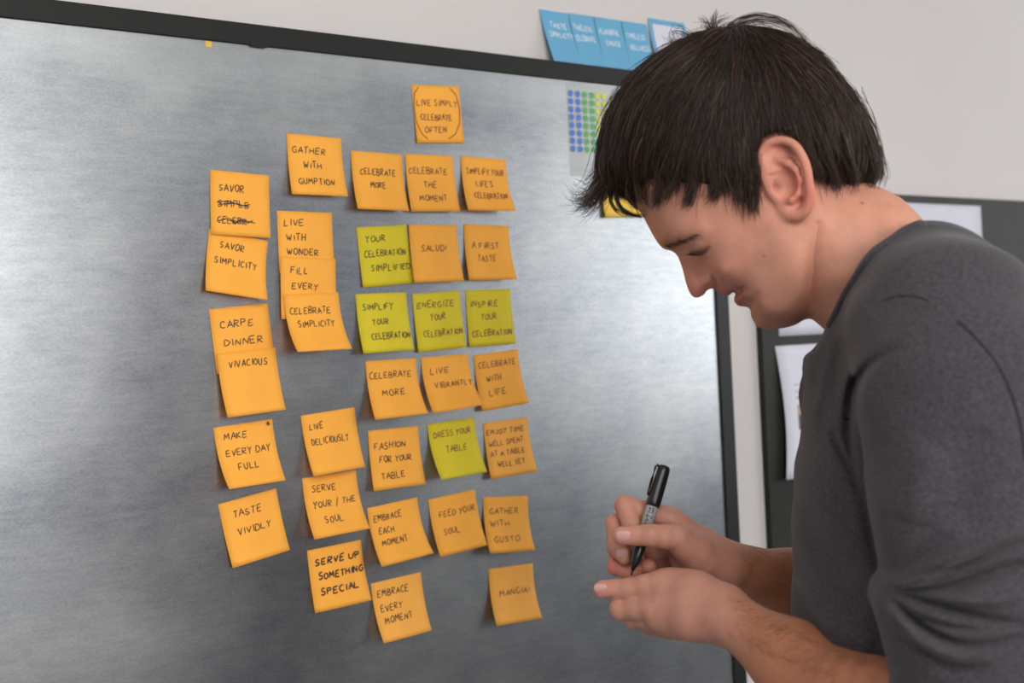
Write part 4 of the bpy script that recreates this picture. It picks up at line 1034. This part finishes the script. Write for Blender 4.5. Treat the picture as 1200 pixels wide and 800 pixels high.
shirt_o, SV = grow('shirt', shirt, spaced([(-.06, .17, .0020), (.17, .36, .0040)]), spaced([(-.31, .0, .0050), (.0, .31, .0023)]), spaced([(-.62, -.36, .006), (-.36, .16, .0020)]), M['shirt'], person, 1)

def tube(name, pts, r, mat, parent, n=8, flat=1.0, closed=False):
    pts = [Vector(p) for p in pts]; V = []; Fc = []
    for i, p in enumerate(pts):
        t = (pts[min(i + 1, len(pts) - 1)] - pts[max(i - 1, 0)]).normalized()
        u = t.cross(Vector((0, 0, 1))); u = u.normalized() if u.length > 1e-4 else Vector((1, 0, 0)); w = t.cross(u)
        rr = r[i] if isinstance(r, (list, tuple)) else r
        for k in range(n):
            c = 2 * math.pi * k / n; V.append(p + u * math.cos(c) * rr * flat + w * math.sin(c) * rr)
        if i:
            q = i * n; Fc += [(q - n + k, q - n + (k + 1) % n, q + (k + 1) % n, q + k) for k in range(n)]
    Fc.append(tuple(range(n))[::-1]); Fc.append(tuple(range(len(V) - n, len(V))))
    return link_mesh(name, V, Fc, mat, parent, None, True)
def on_solid(sol, p, toward, steps=60, h=.002):
    """slide a point along a direction until it meets the solid from outside"""
    p = np.array(p, float); d = np.array(toward, float); d /= np.linalg.norm(d)
    for _ in range(steps):
        v = float(sol(p[None])[0])
        if v < .0003: break
        p = p + d * max(.0004, v * .8)
    return p
def on_shirt(x, y, lift=.0):
    """point of the shirt's near side seen at pixel x, y"""
    q0, q1 = A(x, y, .36), A(x, y, .0); d = q1 - q0; d /= np.linalg.norm(d)
    return on_solid(shirt, q0, d) - d * lift
seam = [on_shirt(x, y, -.0002) for x, y in spline([(1122, 376), (1140, 392), (1158, 412), (1173, 434), (1184, 458), (1192, 482), (1198, 510), (1201, 540)], 5, False)]
tube('sleeve_seam', seam, .0010, M['seam'], person, 6)
seam2 = [on_shirt(x, y, -.0002) for x, y in spline([(1034, 352), (1052, 347), (1070, 347), (1088, 352)], 5, False)]
tube('yoke_seam', seam2, .0006, M['seam'], person, 6)
# collar band around the neck opening
ring = []
nl = spline([(1078, 262), (1060, 270), (1042, 283), (1024, 298), (1011, 314), (1000, 330), (990, 346), (981, 364), (973, 380)], 3, False)
near_ = [on_shirt(x, y, .0006) for x, y in nl]
ring = near_ + [p * np.array([1, -1, 1]) for p in near_[::-1]]
tube('collar', ring + [ring[0]], .0036, M['shirt'], person, 8)
# two small shirt buttons on the placket
def lathe(name, prof, mat, parent, p0, axis, n=20):
    ax = Vector(axis).normalized(); u = ax.orthogonal().normalized(); w = ax.cross(u); V = []; Fc = []
    for i, (h, r) in enumerate(prof):
        for k in range(n):
            c = 2 * math.pi * k / n; V.append(Vector(p0) + ax * h + (u * math.cos(c) + w * math.sin(c)) * r)
        if i: q = i * n; Fc += [(q - n + k, q - n + (k + 1) % n, q + (k + 1) % n, q + k) for k in range(n)]
    Fc.append(tuple(range(n))[::-1]); Fc.append(tuple(range(len(V) - n, len(V))))
    return link_mesh(name, V, Fc, mat, parent, None, True)
lathe('button', [(0, .0045), (.0015, .005), (.002, .004)], M['seam'], person, A(944, 430, 0), (-1, .3, .2))

# ------------------------------------------------------------------ trousers and shoes
FL = -EYE
tr = Solid()
tr.add(chain([A(1092, 1010, 0), A(1094, 1120, 0)], [.122, .128], .03, (1, .70, 1)), .03)
for sgn in (1, -1):
    hip = A(1096, 1130, .095 * sgn); kn = np.array([hip[0] - .03, .105 * sgn, FL + .50]); an = np.array([hip[0] + .03, .115 * sgn, FL + .09])
    tr.add(chain([hip, kn, an], [.098, .070, .058], .03), .02)
tr.keep(lambda P: (FL + .035) - P[:, 2], .002)
grow('trousers', tr, spaced([(-.1, .42, .009)]), spaced([(-.26, .26, .009)]), spaced([(-1.5, -.46, .011)]), M['denim'], person, 2)
for sgn in (1, -1):
    x0 = A(1096, 1130, 0)[0] + .03; y0 = .118 * sgn
    sh = Solid(); sh.add(chain([(x0 + .02, y0, FL + .055), (x0 - .09, y0, FL + .050), (x0 - .17, y0, FL + .040)], [.042, .043, .036], .02), .02)
    sh.add(chain([(x0 + .01, y0, FL + .06), (x0, y0, FL + .12)], [.040, .046]), .02)
    sh.keep(lambda P: (FL + .022) - P[:, 2], .003)
    so, _ = grow('shoe', sh, spaced([(x0 - .24, x0 + .1, .006)]), spaced([(y0 - .07, y0 + .07, .006)]), spaced([(FL, FL + .19, .006)]), M['shoe'], person, 1)
    sl = Solid(); sl.add(chain([(x0 + .02, y0, FL + .012), (x0 - .09, y0, FL + .012), (x0 - .175, y0, FL + .012)], [.043, .045, .037], .02), .02)
    sl.keep(lambda P: np.abs(P[:, 2] - (FL + .0125)) - .012, .003)
    grow('sole', sl, spaced([(x0 - .24, x0 + .1, .006)]), spaced([(y0 - .07, y0 + .07, .006)]), spaced([(FL - .006, FL + .05, .004)]), M['sole'], so, 1)

# ------------------------------------------------------------------ fingernails
def nail(x, y, s, size, rot, tilt=0.0):
    V = []; Fc = []; n, k = 6, 6
    w, l = size
    for j in range(k + 1):
        for i in range(n + 1):
            u = i / n * 2 - 1; v = j / k * 2 - 1
            uu = u * math.sqrt(max(0, 1 - .35 * v ** 4)); V.append((v * l * math.sqrt(max(0, 1 - .25 * u ** 4)), .0016 * (1 - uu * uu) + .0004 * (1 - v * v), uu * w))
    for j in range(k):
        for i in range(n):
            a = j * (n + 1) + i; Fc.append((a, a + 1, a + n + 2, a + n + 1))
    p = A(x, y, s)
    mt = Matrix.Translation(Vector(p)) @ Matrix.Rotation(rot, 4, 'Y') @ Matrix.Rotation(tilt, 4, 'X')
    return link_mesh('fingernail', V, Fc, M['nail'], bodyo, mt, True)
def nail_on(x, y, rot, size, tilt=0.0):
    q0, q1 = A(x, y, .12), A(x, y, -.10); d = q1 - q0; d /= np.linalg.norm(d)
    p = on_solid(body, q0, d)
    X = nail(x, y, 0, size, rot, tilt); mt = X.matrix_local.copy(); mt.translation = Vector(p - d * .0001 + np.array([0, -.0004, 0])); X.matrix_local = mt
nail_on(731, 627.5, .05, (.0048, .0068), .0)
nail_on(704, 689.0, .0, (.0040, .0062), .25)
nail_on(729.0, 648, -.6, (.0042, .0056), .1)

# ------------------------------------------------------------------ the pen
PT, PE = A(739.5, 674, .004), A(779, 546, -.030)
pax = PE - PT; PLEN = float(np.linalg.norm(pax)); pax /= PLEN
R3 = np.array([EA, ES, EZ]).T
def to_world(p): return PO + R3 @ np.asarray(p)
pw, pa = to_world(PT), R3 @ pax
pen = empty('marker_pen', Matrix.Translation(Vector(pw)) @ Vector(pa).to_track_quat('Z', 'Y').to_matrix().to_4x4())
tag(pen, "black-capped felt-tip marker held in the man's right fingers", 'pen')
K = PLEN
lathe('tip', [(0, .0006), (.002, .0011), (.006, .0013)], M['penblack'], pen, (0, 0, 0), (0, 0, 1))
lathe('grip', [(.005, .0016), (.010, .0030), (.012, .0042), (.020, .0050), (.024, .0056), (K * .40, .0060)], M['penblack'], pen, (0, 0, 0), (0, 0, 1))
barrel = lathe('barrel', [(K * .40, .00595), (K * .58, .00605), (K * .64, .0061)], M['pengrey'], pen, (0, 0, 0), (0, 0, 1))
capo = lathe('cap', [(K * .625, .0064), (K * .63, .0070), (K * .67, .0072), (K * .95, .0064), (K * .985, .0060), (K, .0048)], M['penblack'], pen, (0, 0, 0), (0, 0, 1))
# direction on the pen that faces the camera and the one that faces left in the picture
qi = Vector(pa).to_track_quat('Z', 'Y').to_matrix().inverted()
camdir = qi @ Vector((-Vector(pw) + Vector((0, 0, EYE)))).normalized(); camdir.z = 0; camdir.normalize()
leftdir = Vector((0, 0, 1)).cross(camdir)
if (Vector(pa).to_track_quat('Z', 'Y').to_matrix() @ leftdir).x > 0: leftdir = -leftdir
cl = (leftdir * .92 + camdir * .40).normalized()
clip = []
for h, r in ((K * .975, .0045), (K * .985, .0075), (K * .965, .0090), (K * .85, .0089), (K * .74, .0086), (K * .705, .0080)): clip.append(cl * r + Vector((0, 0, h)))
tube('clip', clip, [.0014, .0015, .0015, .0014, .0013, .0011], M['penblack'], capo, 8)
# lettering running along the barrel: bold script word and small capitals
def on_barrel(u, v, lift):       # u along the pen, v around it
    ang = v / .0061; d = camdir * math.cos(ang) + leftdir * (-math.sin(ang))
    return tuple(d * (.00612 + lift) + Vector((0, 0, K * .405 + u)))
def barrel_text(txt, u0, u1, v0, h, wd, rr):
    ls = text_strokes(txt, 0, 1, 0, 1, rr, .2); out = []
    for l in ls: out.append([(u0 + x * (u1 - u0), v0 + y * h) for x, y in l])
    V, Fc = [], []
    for line in out:
        p = line; n0 = len(V)
        for i, (x, y) in enumerate(p):
            a = p[max(0, i - 1)]; b = p[min(len(p) - 1, i + 1)]; tx, ty = b[0] - a[0], b[1] - a[1]; l = math.hypot(tx, ty) or 1
            nx, ny = -ty / l * wd / 2, tx / l * wd / 2
            V.append(on_barrel(x + nx, y + ny, .00015)); V.append(on_barrel(x - nx, y - ny, .00015))
            if i: q = n0 + 2 * i; Fc.append((q - 2, q - 1, q + 1, q))
    return V, Fc
rr = random.Random(5)
link_mesh('lettering', *barrel_text('SHARPIE', -.004, .0155, .0, .0050, .0010, rr), M['penblack'], barrel)
link_mesh('lettering', *barrel_text('FINE', .0172, .0225, -.0012, .0020, .0005, rr), M['penblack'], barrel)
link_mesh('lettering', *barrel_text('POINT', .0168, .0228, .0018, .0020, .0005, rr), M['penblack'], barrel)

# ------------------------------------------------------------------ hair: a dense mass under combed strands
HAIR_OUT = [(703, 192), (707, 160), (722, 121), (758, 79), (800, 52), (850, 37), (900, 38), (943, 56), (981, 91), (1007, 130), (1022, 170), (1024, 200), (1012, 222), (985, 240), (940, 262), (880, 285), (820, 275), (775, 262), (742, 238), (722, 224), (708, 212)]
hd_ = poly_dist(spline(HAIR_OUT, 5))
Rh = np.clip(tps([(x, y) for x, y, _ in RPTS], [max(r, 55) for _, _, r in RPTS], gx, gy, .5), 50, 92)
fh = np.where(hd_ > 0, 1 - np.clip(1 - hd_ / Rh, 0, 1) ** 2, 2 * hd_ / Rh)
low = np.clip((gy - 120) / 110, 0, 1)
WPH = [(850, 110, 92), (930, 120, 94), (975, 160, 86), (890, 170, 97), (800, 140, 88), (765, 190, 78), (730, 180, 66), (800, 200, 88), (850, 210, 93), (765, 240, 70), (720, 215, 60), (800, 250, 80), (830, 250, 86), (870, 240, 90), (910, 240, 92), (950, 230, 88), (985, 215, 78), (1010, 190, 66)]
Wh2 = tps([sg(x, y, w * MM) for x, y, w in WPH], [w for _, _, w in WPH], gx, gy, .4) + 7 * (1 - low) + 3.0
Hh = blur(np.where(fh > 0, Wh2 ** 2 * fh, 60 ** 2 * fh), 2.0)
MASK = [(742, 232), (756, 214), (772, 206), (788, 214), (800, 218), (815, 217), (835, 220), (852, 222), (868, 230), (880, 243), (886, 232), (888, 205), (886, 180), (896, 162), (915, 156), (935, 164), (948, 182), (956, 202), (968, 209), (990, 211), (1008, 211), (1026, 208), (1100, 215), (1100, -20), (660, -20), (660, 215), (705, 215), (722, 226)]
mk = [sg(x, y, .066 if 760 < x < 1012 and y > 100 else .03 if x < 1040 and y > 100 and x > 745 else 0) for x, y in MASK]
hair_mass = Solid()
hair_mass.add(height_solid(Hh), .004)
hair_mass.keep(prism(np.array(mk), .2), .007)
hx = spaced([(-.235, .09, .0021)]); hy = spaced([(-.11, .11, .0022)]); hz = spaced([(.05, .31, .0021)])
hair_o, HV = grow('hair_mass', hair_mass, hx, hy, hz, M['scalp'], person, 2)

FLOW = [(760, 90, -.75, .66), (725, 130, -.35, .93), (710, 185, -.15, .98), (735, 210, -.35, .93), (800, 62, -.85, .5), (838, 45, -.5, .5), (875, 42, .3, .6), (910, 48, .7, .5), (950, 72, .72, .68), (990, 120, .45, .89), (1015, 170, .15, .98), (1012, 205, -.15, .98),
        (800, 120, -.65, .76), (850, 120, -.45, .89), (900, 110, .18, .98), (950, 125, .42, .9), (770, 180, -.50, .87), (800, 210, -.36, .93), (840, 200, -.16, .98), (875, 220, .15, .99), (905, 145, .10, 1), (935, 165, .35, .94), (960, 190, .22, .97), (985, 200, .10, 1), (850, 70, -.35, .8), (890, 75, .25, .9)]
FA = np.array([(x, y) for x, y, _, _ in FLOW]); FD = np.array([(u, v) for _, _, u, v in FLOW]); FD = FD / np.linalg.norm(FD, axis=1)[:, None]
def flow(P):
    X, Y = side_px(P[:, 0], P[:, 2]); Q = np.stack([X, Y], 1)
    w = 1 / (((Q[:, None] - FA[None]) ** 2).sum(-1) + 250) ** 1.5
    d = (w[:, :, None] * FD[None]).sum(1) / w.sum(1)[:, None]
    return np.stack([d[:, 0], np.zeros(len(P)), -d[:, 1]], 1)
hm = height_solid(Hh)
def skin_far(P): return np.minimum(hm(P), 1)
both = Solid(); both.ops = [('u', lambda P: hair_mass(P), .004, None), ('u', head_f, .004, None)]
def grad(f, P, e=.0012):
    g = np.stack([f(P + np.array(v)) - f(P - np.array(v)) for v in ((e, 0, 0), (0, e, 0), (0, 0, e))], 1)
    return g / (np.linalg.norm(g, axis=1)[:, None] + 1e-9)
def comb(roots, length, off0, off1, jitter, steps=13, clump=None, wander=.25):
    """strands combed along the flow over the hair mass; returns (n, steps, 3)"""
    n = len(roots); P = roots.copy(); out = np.empty((n, steps, 3)); g = grad(both, P)
    P = P - g * both(P)[:, None]
    D = None; st = length / (steps - 1); jit = RNG.normal(0, jitter, (n, 3)); ph = RNG.uniform(0, 6.28, n)
    for k in range(steps):
        out[:, k] = P
        g = grad(both, P); f = flow(P) + jit
        f[:, 1] += np.sign(P[:, 1] + RNG.normal(0, .01, n)) * .55 * smooth01(g[:, 2], .55, .95)
        f[:, 0] += wander * .3 * np.sin(ph + k * .5)
        f = f - g * (f * g).sum(1)[:, None]; f /= (np.linalg.norm(f, axis=1)[:, None] + 1e-9)
        D = f if D is None else D * .35 + f * .65
        D /= (np.linalg.norm(D, axis=1)[:, None] + 1e-9)
        P = P + D * st[:, None]
        t = (k + 1) / (steps - 1); want = off0 + (off1 - off0) * t
        dd = both(P); g = grad(both, P)
        P = P + g * np.clip(want - dd, -.0006, .004)[:, None]
    return out
NH = 15000
X_, Y_ = side_px(HV[:, 0], HV[:, 2])
vis = (HV[:, 1] > -.055)
pool = HV[vis]; 
pick = pool[RNG.integers(0, len(pool), NH)] + RNG.normal(0, .001, (NH, 3))
far = HV[~vis][RNG.integers(0, (~vis).sum(), 2500)]
roots = np.concatenate([pick, far]); n = len(roots)
X_, Y_ = side_px(roots[:, 0], roots[:, 2])
ln = RNG.uniform(.022, .042, n)
lift = RNG.gamma(1.5, .0013, n)
S1 = comb(roots, ln, .0004 + lift * .4, .0006 + lift * 1.5, .12)
# locks: neighbours lean towards a common guide near their ends
def clumped(S, cell=.0125, amt=.86):
    r = S[:, 0]; key = np.floor(r / cell).astype(int); _, inv = np.unique(key, axis=0, return_inverse=True); inv = inv.ravel()
    cnt = np.bincount(inv); mean = np.stack([[np.bincount(inv, S[:, k, x]) / cnt for x in range(3)] for k in range(S.shape[1])])   # steps,3,cells
    mean = np.transpose(mean, (2, 0, 1))[inv]; w = (np.linspace(0, 1, S.shape[1]) ** 1.3)[None, :, None] * (amt * RNG.uniform(.45, 1, len(S)))[:, None, None]
    return S * (1 - w) + mean * w
S1 = clumped(S1)
mask_d = sampler(poly_dist(np.array(mk)))
def trim(S, allow):
    n, k = S.shape[:2]; X, Y = side_px(S[..., 0].ravel(), S[..., 2].ravel())
    d = mask_d(X, Y).reshape(n, k); bad = d < -allow[:, None]; bad |= in_ear(X, Y).reshape(n, k) & (S[..., 1] > .02)
    first = np.where(bad.any(1), bad.argmax(1), k) - 1
    keep = first >= 3; S, first = S[keep], first[keep]
    idx = first[:, None] * np.linspace(0, 1, k)[None]; lo = np.minimum(idx.astype(int), k - 2); fr = (idx - lo)[..., None]; r = np.arange(len(S))[:, None]
    return S[r, lo] * (1 - fr) + S[r, lo + 1] * fr
EAR = spline([sg(x, y, .082) for x, y in [(889, 215), (886, 195), (889, 178), (900, 165), (918, 161), (934, 168), (945, 184), (951, 205), (952, 235), (940, 256), (920, 252), (905, 235)]], 4)
ear_d = sampler(poly_dist(EAR))
def in_ear(X, Y): return ear_d(X, Y) > 0
S1 = trim(S1, RNG.gamma(1.2, 5.0, len(S1)) + 1)
def guide_strands(pts, s_vals, count, spread, jit=.0012, fan=1.0):
    """strands following a drawn lock: pts in picture pixels, s_vals the depth of each, fanned out towards the tips"""
    P = np.array([A(x, y, s) for (x, y), s in zip(pts, s_vals)]); Pn = np.array(spline([tuple(p) for p in P], 4, False)) if False else None
    m = 13; tt = np.linspace(0, len(P) - 1, m)
    def cr(u):
        i = min(int(u), len(P) - 2); t = u - i; p0, p1, p2, p3 = P[max(0, i - 1)], P[i], P[i + 1], P[min(len(P) - 1, i + 2)]
        return .5 * ((2 * p1) + (-p0 + p2) * t + (2 * p0 - 5 * p1 + 4 * p2 - p3) * t * t + (-p0 + 3 * p1 - 3 * p2 + p3) * t ** 3)
    C = np.array([cr(u) for u in tt]); out = np.empty((count, m, 3))
    for i in range(count):
        o0 = RNG.normal(0, spread, 3); o1 = RNG.normal(0, spread * fan, 3); w = np.linspace(0, 1, m)[:, None]; e = RNG.uniform(.75, 1.0)
        idx = np.linspace(0, (m - 1) * e, m); lo = idx.astype(int).clip(0, m - 2); fr = (idx - lo)[:, None]
        out[i] = C[lo] * (1 - fr) + C[lo + 1] * fr + o0 * (1 - w) + o1 * w + RNG.normal(0, jit * .12, (m, 3))
    return out
LOCKS = [
 ([(740, 165), (718, 195), (706, 215), (694, 230), (681, 233), (671, 222)], (.02, .02, .015, .01, .01, .01), 90, .0048, 1.0),
 ([(735, 170), (715, 200), (700, 222), (684, 240), (672, 240)], (.03, .025, .02, .02, .02), 90, .0050, 1.0),
 ([(740, 180), (722, 208), (704, 228), (692, 241), (682, 245)], (.0, .0, .0, .0, .0), 90, .0055, 1.0),
 ([(728, 160), (708, 185), (697, 205), (688, 213), (681, 208)], (.01, .01, .0, .0, .0), 25, .0030, 1.3),
 ([(735, 175), (722, 200), (714, 218), (705, 232)], (.01, .01, .01, .01), 160, .0060, .9),
 ([(722, 150), (705, 180), (698, 206), (690, 222), (684, 218)], (-.02, -.02, -.02, -.02, -.02), 30, .0040, 1.2),
 ([(742, 190), (728, 212), (722, 228), (728, 244), (742, 252), (757, 253)], (.03, .025, .02, .02, .02, .02), 110, .0016, .7),
 ([(745, 185), (726, 210), (716, 230), (722, 246), (738, 254)], (.0, .0, .0, .0, .0), 30, .0018, .8),
 ([(745, 190), (735, 215), (735, 232), (745, 243), (757, 247)], (.03, .03, .03, .03, .035), 14, .0014, .8),
 ([(760, 170), (752, 195), (748, 215), (752, 232), (760, 240)], (.045, .045, .042, .04, .04), 60, .0030, 1.0),
 ([(782, 180), (774, 205), (771, 228), (768, 243)], (.062, .062, .060, .056), 130, .0036, .8),
 ([(795, 185), (790, 210), (783, 226), (778, 240)], (.066, .067, .066, .063), 50, .0026, .9),
 ([(815, 185), (814, 210), (810, 230), (803, 241)], (.073, .073, .072, .070), 150, .0038, .8),
 ([(840, 185), (842, 210), (840, 226), (832, 236)], (.077, .077, .076, .074), 100, .0040, .9),
 ([(862, 190), (866, 212), (868, 228), (864, 238)], (.079, .079, .078, .075), 80, .0046, 1.1),
 ([(878, 195), (882, 218), (884, 236), (883, 248)], (.079, .078, .076, .074), 60, .0034, 1.1),
 ([(884, 180), (887, 205), (887, 222), (885, 238)], (.080, .079, .077, .075), 50, .0024, .9),
 ([(942, 165), (952, 185), (960, 203), (963, 214)], (.081, .080, .077, .073), 110, .0032, .8),
 ([(960, 165), (970, 190), (978, 208), (980, 221)], (.076, .074, .070, .066), 110, .0036, .8),
 ([(985, 160), (995, 188), (1003, 207), (1002, 221)], (.060, .058, .054, .050), 110, .0036, .8),
 ([(1008, 155), (1020, 182), (1026, 203), (1018, 219)], (.035, .033, .030, .028), 110, .0036, .8),
 ([(1012, 150), (1027, 180), (1032, 200), (1028, 216)], (.0, .0, .0, .0), 110, .0036, .8),
 ([(1005, 160), (1018, 185), (1024, 205), (1016, 218)], (-.03, -.03, -.03, -.03), 80, .0040, .8),
 ([(1000, 110), (1020, 145), (1029, 172), (1033, 190)], (.01, .01, .01, .01), 30, .0030, .8),
 ([(850, 55), (840, 38), (836, 25), (840, 13)], (.01, .01, .01, .01), 40, .0028, .7),
 ([(838, 58), (834, 40), (828, 27), (818, 24)], (.02, .02, .02, .02), 30, .0028, 1.2),
 ([(820, 60), (808, 45), (795, 38), (784, 40)], (.02, .02, .02, .02), 25, .0030, 1.4),
 ([(800, 62), (790, 50), (786, 44), (792, 38)], (.0, .0, .0, .0), 18, .0030, 1.4),
 ([(832, 60), (835, 40), (845, 26), (858, 24)], (-.01, -.01, -.01, -.01), 25, .0030, 1.2),
 ([(845, 42), (860, 26), (885, 18), (912, 22), (932, 34), (948, 52)], (.0, .0, .0, .0, .0, .0), 22, .0016, 1.2),
 ([(845, 46), (862, 30), (888, 23), (915, 27), (935, 40), (950, 55)], (.015, .015, .015, .015, .015, .015), 22, .0016, 1.4),
 ([(850, 50), (880, 40), (915, 42), (950, 62), (972, 84), (985, 105)], (.01, .01, .01, .01, .01, .01), 60, .0030, 1.2),
 ([(930, 48), (955, 60), (970, 74), (975, 88)], (.02, .02, .02, .02), 26, .0026, 1.5),
 ([(760, 75), (740, 92), (722, 115), (710, 140), (704, 165)], (.0, .0, .0, .0, .0), 50, .0035, 1.2),
 ([(800, 50), (775, 62), (752, 80), (735, 98)], (.01, .01, .01, .01), 40, .0035, 1.2),
]
S2 = np.concatenate([guide_strands(p, s, c, sp, .0012, fan) for p, s, c, sp, fan in LOCKS])
STR = np.concatenate([S1, S2])
def hair_object(name, S, r_root, r_tip, mat, parent, width_var=None):
    n, k = S.shape[:2]
    hc = bpy.data.hair_curves.new(name); hc.add_curves([k] * n)
    hc.attributes['position'].data.foreach_set('vector', S.reshape(-1).astype(np.float32))
    ra = hc.attributes.get('radius') or hc.attributes.new('radius', 'FLOAT', 'POINT')
    r = np.linspace(1, 0, k)[None, :] ** .6 * (r_root - r_tip) + r_tip
    r = np.repeat(r, n, 0) * (width_var[:, None] if width_var is not None else 1)
    ra.data.foreach_set('value', r.reshape(-1).astype(np.float32))
    hc.materials.append(mat)
    o = bpy.data.objects.new(name, hc); COL.objects.link(o); o.parent = parent
    return o
ho = hair_object('hair', STR, .00022, .00007, M['hair'], person, RNG.uniform(.6, 1.3, len(STR))); ho['kind'] = 'stuff'

# eyebrow, lashes and forearm hair
def surface_hair(samples, dirs, ln, lift, steps=5):
    n = len(samples); P = np.array(samples, float); g = grad(body, P)
    P = P - g * body(P)[:, None]; out = np.empty((n, steps, 3)); D = np.array(dirs, float); D /= np.linalg.norm(D, axis=1)[:, None]
    for k in range(steps):
        out[:, k] = P; g = grad(body, P); f = D - g * (D * g).sum(1)[:, None]; f /= np.linalg.norm(f, axis=1)[:, None] + 1e-9
        P = P + f * (ln / (steps - 1))[:, None]; d = body(P); P = P + g * (lift * (k + 1) / steps - d)[:, None]
    return out
def brow(m, cnt):
    pts, dirs = [], []
    sp = spline([(780, 290, .022), (788, 285, .034), (798, 279, .043), (810, 273.5, .050), (823, 270, .056)][::1], 8, False) if False else None
    ctrl = [(779, 291, .012), (786, 287.5, .026), (796, 282, .038), (808, 276, .047), (824, 270.5, .055)]
    for i in range(cnt):
        u = RNG.uniform(0, 1) ** 1.25 * 3.5; k = int(u); t = u - k; c0, c1 = np.array(ctrl[k]), np.array(ctrl[k + 1]); c = c0 * (1 - t) + c1 * t
        wdt = 5.5 * (1 - .10 * u)
        p = A(c[0] + RNG.normal(0, 1.2), c[1] + RNG.normal(0, wdt * .6), c[2] + .004); p[1] *= m
        dx, dz = c1[0] - c0[0], -(c1[1] - c0[1]); pts.append(p); dirs.append((dx * .9 + RNG.normal(0, 3), .35 * m * 10, dz * .9 - 3 + RNG.normal(0, 3)))
    return surface_hair(pts, dirs, RNG.uniform(.005, .0085, cnt), .0014)
EB = np.concatenate([brow(1, 230), brow(-1, 260)])
eb = hair_object('eyebrow', EB, .00007, .00003, M['brow'], bodyo); eb['kind'] = 'stuff'
lash = []
for i in range(60):
    u = i / 59; x, y, s = 808 + 23 * u, 297.5 - 1 * u - 3.5 * u * u, .032 + .012 * u
    p = A(x, y, s); g = grad(body, p[None])[0]; p = p - g * float(body(p[None])[0]); q = [p]
    d = np.array([-.5 + .7 * u, .45, -.75]); d /= np.linalg.norm(d)
    for k in range(1, 5): q.append(p + d * .0018 * k + np.array([-.0002, .0004, .0003]) * k * k)
    lash.append(q)
el = hair_object('eyelashes', np.array(lash), .00016, .00005, M['brow'], bodyo); el['kind'] = 'stuff'
pts, dirs = [], []
for i in range(1300):
    t = RNG.uniform(0, 1); 
    if i % 3: c = A(845 + 190 * t, 712 + 85 * t, .075 + .13 * t); d = (.7, -.1, -.55)
    else: c = A(870 + 90 * t, 660 + 25 * t, -.06 - .07 * t); d = (.6, -.3, -.2)
    ang = RNG.uniform(-1.4, 1.9); c = c + np.array([.2, math.cos(ang), math.sin(ang)]) * .022
    pts.append(c); dirs.append(np.array(d) + RNG.normal(0, .3, 3))
AH = surface_hair(pts, dirs, RNG.uniform(.006, .013, len(pts)), .0022)
ah = hair_object('arm_hair', AH, .00005, .00002, M['armhair'], bodyo); ah['kind'] = 'stuff'
